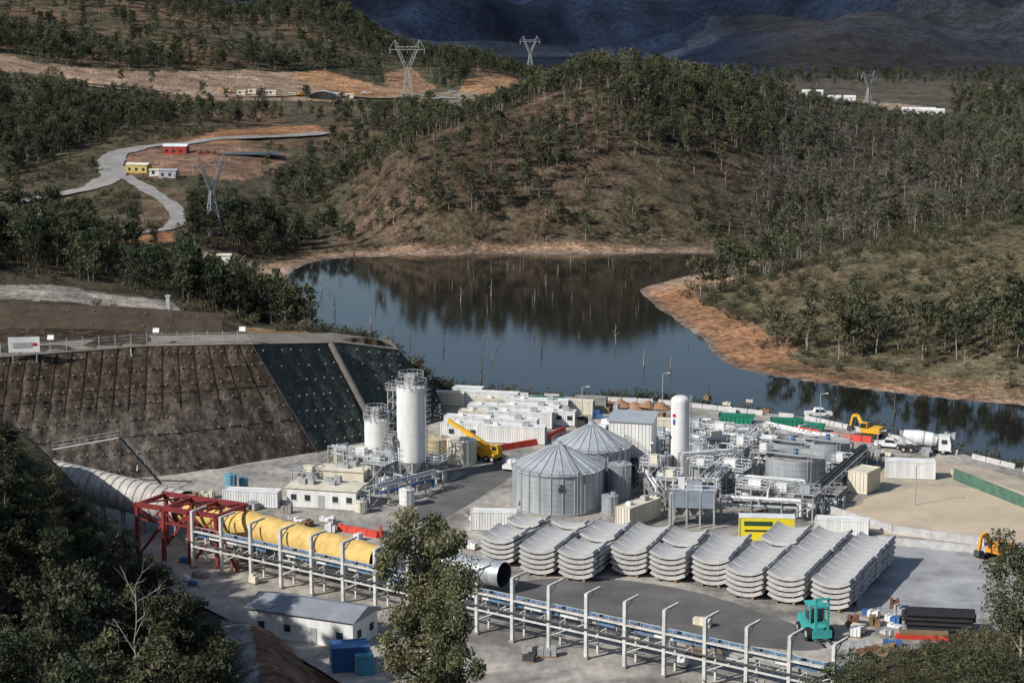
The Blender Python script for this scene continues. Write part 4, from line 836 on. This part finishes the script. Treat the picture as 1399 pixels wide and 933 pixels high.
def tree(name,h,nl,ls,seed,leaf,brk,spread=.26,lo=.3,nlimb=9,dead=False,bush=False,rc=.085,link=False,thick=.017):
    rr=np.random.RandomState(seed); g=M(name); ends=[]
    tp=[Vector((0,0,-.4))]; ln=rr.uniform(-.06,.06,2)
    if not bush:
        for i in range(1,7):
            t=i/6*.88; tp.append(Vector((ln[0]*h*t+rr.uniform(-.015,.015)*h,ln[1]*h*t+rr.uniform(-.015,.015)*h,h*t)))
        for i in range(6): g.cyl(tp[i],tp[i+1],h*thick*(1-i/7),h*thick*(1-(i+1)/7),brk,6,False)
        ends.append(tp[-1])
    for i in range(nlimb):
        t=lo+(1-lo)*(i+rr.rand())/nlimb*.88; az=i*2.4+rr.uniform(-.5,.5)
        if bush: b0=Vector((0,0,0)); L_=h*rr.uniform(.5,.95); dr=Vector((math.cos(az),math.sin(az),rr.uniform(.5,1.8))).normalized()
        else:
            f=t*6/.88; k0=min(5,int(f)); b0=tp[k0].lerp(tp[k0+1],min(1,f-k0)); L_=h*spread*(1.25-.6*t)*rr.uniform(.6,1.25); dr=Vector((math.cos(az),math.sin(az),rr.uniform(.35,1.2))).normalized()
        mid=b0+dr*L_*.55; r0=h*thick*.45*(1.15-t*.6)
        g.cyl(b0,mid,r0,r0*.65,brk,4,False)
        for s_ in range(3 if dead else 2):
            d2=(dr+Vector(rr.uniform(-.55,.55,3))+Vector((0,0,.25))).normalized(); e_=mid+d2*L_*rr.uniform(.35,.6); g.cyl(mid,e_,r0*.6,r0*.15,brk,4,False); ends.append(e_)
            if dead:
                for q in range(2): d3=(d2+Vector(rr.uniform(-.7,.7,3))).normalized(); m2=mid.lerp(e_,rr.uniform(.4,.9)); g.cyl(m2,m2+d3*L_*.3,r0*.3,r0*.08,brk,3,False)
        if not dead: ends.append(b0.lerp(mid,.9))
    nb_=len(g.v); nf=len(g.f)
    if nl:
        E=np.array([tuple(e_) for e_ in ends]); ne=len(E); wts_=rr.uniform(.3,1.6,ne); wts_/=wts_.sum(); ci=rr.choice(ne,nl,p=wts_)
        off=rr.normal(size=(nl,3)); off/=np.linalg.norm(off,axis=1)[:,None]; off*=(rr.rand(nl,1)**.45); rad=rr.uniform(.65,1.35,ne)*h*rc
        c=E[ci]+off*rad[ci][:,None]*np.array((1.15,1.15,.8)); 
        if bush: c[:,2]=np.abs(c[:,2])
        a=rr.normal(size=(nl,3)); a/=np.linalg.norm(a,axis=1)[:,None]; b2=rr.normal(size=(nl,3)); b2=np.cross(a,b2); b2/=np.linalg.norm(b2,axis=1)[:,None]
        s_=ls*rr.uniform(.6,1.4,(nl,1)); q=np.stack([c-a*s_,c-b2*s_*.5,c+a*s_,c+b2*s_*.5],1).reshape(-1,3)
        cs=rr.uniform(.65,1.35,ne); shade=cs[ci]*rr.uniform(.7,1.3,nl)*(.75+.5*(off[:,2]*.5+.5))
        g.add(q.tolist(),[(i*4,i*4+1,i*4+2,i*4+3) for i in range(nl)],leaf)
    ob=g.done(link=link); at_=ob.data.attributes.new('shade','FLOAT','POINT'); sh=np.ones(len(g.v),np.float32)
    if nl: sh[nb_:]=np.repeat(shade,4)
    at_.data.foreach_set('value',sh); return ob
def coll(name,obs):
    c=bpy.data.collections.new(name)
    for o in obs: c.objects.link(o)
    return c
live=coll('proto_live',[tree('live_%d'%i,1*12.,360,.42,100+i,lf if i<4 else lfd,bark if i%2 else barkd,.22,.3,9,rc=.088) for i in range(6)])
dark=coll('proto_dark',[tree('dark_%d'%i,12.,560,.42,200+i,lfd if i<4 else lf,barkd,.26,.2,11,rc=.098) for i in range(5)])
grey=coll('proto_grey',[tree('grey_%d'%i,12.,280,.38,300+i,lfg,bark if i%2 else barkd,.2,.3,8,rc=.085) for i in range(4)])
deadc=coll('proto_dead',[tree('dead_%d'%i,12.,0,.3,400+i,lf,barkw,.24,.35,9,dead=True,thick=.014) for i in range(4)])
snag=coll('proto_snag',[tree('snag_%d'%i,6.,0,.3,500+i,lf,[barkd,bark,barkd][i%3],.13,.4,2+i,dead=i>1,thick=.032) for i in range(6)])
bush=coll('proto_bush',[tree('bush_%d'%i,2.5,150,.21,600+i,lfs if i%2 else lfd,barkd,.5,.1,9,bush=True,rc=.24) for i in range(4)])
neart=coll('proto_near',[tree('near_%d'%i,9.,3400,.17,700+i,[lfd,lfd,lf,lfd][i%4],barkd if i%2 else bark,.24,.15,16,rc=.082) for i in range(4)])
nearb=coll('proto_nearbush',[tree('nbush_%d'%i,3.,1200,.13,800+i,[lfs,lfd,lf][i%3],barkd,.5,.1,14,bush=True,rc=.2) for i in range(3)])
def scatter(name,pts,scl_,cl):
    n_=len(pts); 
    if n_==0: return
    me=bpy.data.meshes.new(name); me.vertices.add(n_); me.vertices.foreach_set('co',np.asarray(pts,np.float32).ravel())
    for nm,ty,val in(('sc','FLOAT',np.asarray(scl_,np.float32)),('rz','FLOAT',rs.uniform(0,6.28,n_).astype(np.float32))):
        a=me.attributes.new(nm,ty,'POINT'); a.data.foreach_set('value',val)
    a=me.attributes.new('pi','INT','POINT'); a.data.foreach_set('value',rs.randint(0,len(cl.objects),n_).astype(np.int32))
    ob=bpy.data.objects.new(name,me); sc.collection.objects.link(ob)
    ng=bpy.data.node_groups.new(name,'GeometryNodeTree'); ng.interface.new_socket('Geometry',in_out='INPUT',socket_type='NodeSocketGeometry'); ng.interface.new_socket('Geometry',in_out='OUTPUT',socket_type='NodeSocketGeometry')
    N=ng.nodes; L=ng.links; gi=N.new('NodeGroupInput'); go=N.new('NodeGroupOutput'); ip=N.new('GeometryNodeInstanceOnPoints'); ci=N.new('GeometryNodeCollectionInfo'); ci.inputs['Collection'].default_value=cl; ci.inputs['Separate Children'].default_value=True; ci.inputs['Reset Children'].default_value=True
    def na_(nm,ty): x=N.new('GeometryNodeInputNamedAttribute'); x.data_type=ty; x.inputs['Name'].default_value=nm; return x.outputs['Attribute']
    cxyz=N.new('ShaderNodeCombineXYZ'); L.new(na_('rz','FLOAT'),cxyz.inputs['Z']); er=N.new('FunctionNodeEulerToRotation'); L.new(cxyz.outputs[0],er.inputs[0])
    mp_=N.new('GeometryNodeMeshToPoints'); L.new(gi.outputs[0],mp_.inputs[0]); L.new(mp_.outputs[0],ip.inputs['Points']); L.new(ci.outputs[0],ip.inputs['Instance']); ip.inputs['Pick Instance'].default_value=True; L.new(na_('pi','INT'),ip.inputs['Instance Index']); L.new(er.outputs[0],ip.inputs['Rotation']); L.new(na_('sc','FLOAT'),ip.inputs['Scale']); L.new(ip.outputs[0],go.inputs[0])
    md=ob.modifiers.new('scatter','NODES'); md.node_group=ng
def cand(nn,y0,y1,a0=-.36,a1=.36):
    Y=np.sqrt(rs.rand(nn)*(y1*y1-y0*y0)+y0*y0); X=rs.uniform(a0,a1,nn)*Y; Z=height(X,Y); u,v,dd=proj(X,Y,Z); dl=sdist(X,Y,LAKE); dp=sdist(X,Y,PLAT); return X,Y,Z,u,v,dl,dp
roadp=[[(-100,283),(90,262),(130,250),(140,235),(130,212),(190,195),(440,178),(440,190),(200,212),(178,230),(175,250),(100,275),(-100,300)],[(160,240),(210,250),(262,285),(258,312),(225,328),(125,335),(125,318),(220,312),(230,290),(190,268)]]
bare=[z[0] for z in zones[:13]]+roadp
def topv(X,Y,Z,h): return proj(X,Y,Z+h)[1]
def keep(X,Y,Z,u,v,dl,dp,hh=None):
    k_=(dl>9)&(dp>3); nr=X<-75
    for b_ in bare:
        k_&=~(inpoly(u,v,b_)&(Y>500 if b_[0][1]<380 else Y>0)&(nr|(Y>900)))
    if hh is not None:
        vt=topv(X,Y,Z,hh)
        for b_ in bare:
            near=(rs.rand(len(X))<(.99 if b_ in roadp else .88))
            k_&=~((inpoly(u,vt,b_)|inpoly(u,vt*.5+v*.5,b_))&near&(Y<1300)&(nr|(Y>900)))
    return k_
def area(y0,y1,a0=-.36,a1=.36): return (a1-a0)*(y1*y1-y0*y0)/2
dense1=[(520,300),(545,195),(600,155),(760,100),(850,75),(1000,105),(1090,130),(1100,195),(950,210),(830,215),(760,235),(700,275),(640,300)]
greyP=[(1080,130),(1700,140),(1700,300),(1399,300),(1250,330),(1100,365),(1000,345),(1040,260)]
W=[([(-400,95),(60,110),(135,145),(140,180),(90,210),(20,262),(-400,270)],.048),([(140,140),(540,140),(650,150),(640,175),(540,190),(440,172),(150,180)],.017),([(-400,295),(90,285),(140,330),(250,345),(275,395),(420,430),(445,462),(300,448),(240,408),(-400,385)],.042),
([(240,300),(330,290),(430,340),(400,365),(330,350),(265,340)],.032),([(330,245),(540,200),(530,290),(430,345),(340,320)],.018),([(420,215),(560,200),(560,250),(400,270)],.010)]
X,Y,Z,u,v,dl,dp=cand(62000,430,1130); A0=area(430,1130); base_d=62000/A0
dens=np.full(len(X),.0015); nzz=fbm(X,Y,50,3,77)
hill=(Y>600)&(X>-75); dens[hill]=.0105; dens[inpoly(u,v,dense1)&(Y>600)&hill]=.046
dens[inpoly(u,v,[(530,305),(1000,300),(1000,345),(530,345)])&hill]=.016
gm=inpoly(u,v,greyP)&(Y>600); dens[gm]=.038
for pl,q in W: dens[inpoly(u,v,pl)&~hill]=q
pen=(Y<600)&(X>40); dens[pen]=.0008; dens[pen&inpoly(u,v,[(1000,470),(1100,440),(1250,445),(1700,400),(1700,540),(1200,500)])]=.024; dens[pen&inpoly(u,v,[(920,390),(1000,345),(1060,365),(1010,400),(960,410)])]=.02
dens[inpoly(u,v,[(880,338),(1070,338),(1070,385),(930,400),(900,370)])]=.03
dens[(Y>1000)&~hill]*=.8
dens*=np.clip(1+nzz*1.9,.15,2.2)
s_=rs.uniform(.5,1.0,len(X)); s_[hill]*=.86; left=(X<-60)&(Y<1000); s_[left&(Y<660)]*=1.08
ok=(rs.rand(len(X))<dens/base_d); 
ok&=keep(X,Y,Z,u,v,dl,dp,s_*11)
sel=rs.rand(len(X))
lm=ok&~gm&(sel<.92); P3=np.stack([X,Y,Z],1)
scatter('eucalyptus_forest',P3[lm&~left],s_[lm&~left],live); scatter('dark_forest',P3[lm&left],s_[lm&left],dark)
dm=(ok&gm&(sel>.87))|(ok&~gm&(sel>=.95)); scatter('dead_forest',P3[dm],s_[dm]*.9,deadc)
g2=ok&gm&(sel<=.45); scatter('burnt_forest',P3[g2],s_[g2],grey); g3=ok&gm&(sel>.45)&(sel<=.87); scatter('regrowth_forest',P3[g3],s_[g3]*.95,live)
X,Y,Z,u,v,dl,dp=cand(30000,1100,1900,-.36,.36); dens=np.where(X<60,.024,.005)*np.clip(1+fbm(X,Y,120,3,78)*1.6,.2,2); s_=rs.uniform(.5,1.0,len(X)); ok=(rs.rand(len(X))<dens/(30000/area(1100,1900)))&~((v>118)&(u>900)&(u<1300)); ok&=keep(X,Y,Z,u,v,dl,dp,s_*11)
P3=np.stack([X,Y,Z],1); dk=rs.rand(len(X))<.55; scatter('ridge_forest',P3[ok&dk],s_[ok&dk],live); scatter('ridge_dark_forest',P3[ok&~dk],s_[ok&~dk],dark)
X,Y,Z,u,v,dl,dp=cand(36000,335,1000,-.33,.33); dens=np.where(Y>600,.038,.065); dens=np.where((Y<430)&(X<0)&(dp<60),.03,dens); dens*=np.clip(1+fbm(X,Y,30,3,79)*2.5,.05,2.5); bd=36000/area(335,1000,-.33,.33)
ok=(dl>10)&(dp>2)&(rs.rand(len(X))<dens/bd)
for b_ in bare[:16]: ok&=~inpoly(u,v,b_)
ok&=~((dp<9)&(X<-10)&(Y>300)); P3=np.stack([X,Y,Z],1); scatter('scrub',P3[ok],rs.uniform(.35,1.1,ok.sum()),bush)
X,Y,Z,u,v,dl,dp=cand(9000,330,450,-.05,.33); ok=(dl>.5)&(dp>2.5)&(dp<24)&(rs.rand(len(X))<.16); scatter('shore_scrub',np.stack([X,Y,Z],1)[ok],rs.uniform(.5,1.3,ok.sum()),bush)
X,Y,Z,u,v,dl,dp=cand(9000,400,640,-.1,.3); ok=(dl<-5)&(rs.rand(len(X))<np.where(Y>470,.04,.018))&(u<1250); Z[:]=WL-1.5; scatter('drowned_dead_trees',np.stack([X,Y,Z],1)[ok],rs.uniform(.35,1.15,ok.sum())**1.6,snag)
# foreground
X,Y,Z,u,v,dl,dp=cand(12000,95,300,-.40,.40); bd=12000/area(95,300,-.40,.40)
fl=inpoly(u,v,[(-700,500),(0,600),(90,660),(190,760),(300,860),(322,905),(300,1500),(-700,1500)])
EU=[-700,0,90,190,300,330,345]; EV=[470,548,640,738,835,880,1200]
s_=rs.uniform(.4,1.05,len(X)); vt=topv(X,Y,Z,s_*8.6); ok=fl&(dp>3)&(rs.rand(len(X))<.045/bd)&(vt>np.interp(u+25,EU,EV)); scatter('foreground_forest',np.stack([X,Y,Z],1)[ok],s_[ok],neart)
ok=fl&(dp>3)&(rs.rand(len(X))<.004/bd)&(vt>np.interp(u+25,EU,EV)-15); scatter('foreground_dead_trees',np.stack([X,Y,Z],1)[ok],s_[ok]*.8,deadc)
fr_=inpoly(u,v,[(900,1000),(950,945),(1150,925),(1250,905),(1350,860),(1800,820),(1800,1500),(500,1500),(560,990)])
s_=rs.uniform(.5,1.2,len(X)); vt=topv(X,Y,Z,s_*2.6)
ok=((fr_&(vt>880-(u-1150)*.12))|(fl&(vt>np.interp(u+8,EU,EV))))&(dp>1)&(rs.rand(len(X))<.085/bd); scatter('foreground_scrub',np.stack([X,Y,Z],1)[ok],s_[ok],nearb)
nt1=tree('eucalyptus_tree',22.,17000,.19,901,lfn,bark,.20,.2,26,rc=.058,link=True,thick=.013)
p=atd(572,900,172); nt1.location=(p[0],p[1],gz(p[0],p[1])); tz=gz(p[0],p[1]); topz=atd(578,690,172)[2]; nt1.scale=(.88,.88,max(.6,(topz-tz)/21.5))
nt2=tree('eucalyptus_tree',14.,7000,.17,902,lf,bark,.3,.2,18,rc=.085,link=True)
p=atd(1396,900,165); z=gz(p[0],p[1]); nt2.location=(p[0],p[1],z); nt2.scale=(.85,.85,max(.5,(atd(1385,740,165)[2]-z)/14.))
nt3=bpy.data.objects.new('eucalyptus_tree',nt1.data); sc.collection.objects.link(nt3); p=atd(612,900,168); nt3.location=(p[0],p[1],gz(p[0],p[1])); nt3.rotation_euler=(0,0,2); nt3.scale=(.65,.65,max(.5,(atd(612,765,168)[2]-gz(p[0],p[1]))/21.5))
dt=tree('dead_tree',12.,0,.3,903,lf,barkw,.35,.3,12,dead=True,link=True,thick=.011); p=atd(185,920,140); dt.location=(p[0],p[1],gz(p[0],p[1])); dt.scale=(.75,.75,.8)
# ------------------------------------------------------------------ light, sky, camera
sd=Vector((-.68,-.43,.59)).normalized(); el=math.asin(sd.z); az=math.atan2(sd.x,sd.y)
wd=bpy.data.worlds.new('World'); sc.world=wd; wd.use_nodes=True; nt=wd.node_tree; bg=nt.nodes['Background']; st=nt.nodes.new('ShaderNodeTexSky'); st.sky_type='NISHITA'; st.sun_disc=False; st.sun_elevation=el; st.sun_rotation=az; nt.links.new(st.outputs[0],bg.inputs[0]); bg.inputs[1].default_value=.1
sl=bpy.data.lights.new('sun','SUN'); sl.energy=4.8; sl.angle=R(.5); sl.color=(1,.96,.90); so_=bpy.data.objects.new('sun',sl); so_.rotation_euler=(-sd).to_track_quat('-Z','Y').to_euler(); so_.location=(-200,-50,300); sc.collection.objects.link(so_)
cm=bpy.data.cameras.new('camera'); cm.sensor_width=36; cm.lens=F/1399*36; cm.clip_start=1; cm.clip_end=20000; co=bpy.data.objects.new('camera',cm); co.location=(0,0,H); co.rotation_euler=(math.pi/2-PT,0,0); sc.collection.objects.link(co); sc.camera=co
sc.view_settings.view_transform='Standard'; sc.view_settings.look='None'; sc.view_settings.exposure=0
print('OBJS',len(sc.objects))
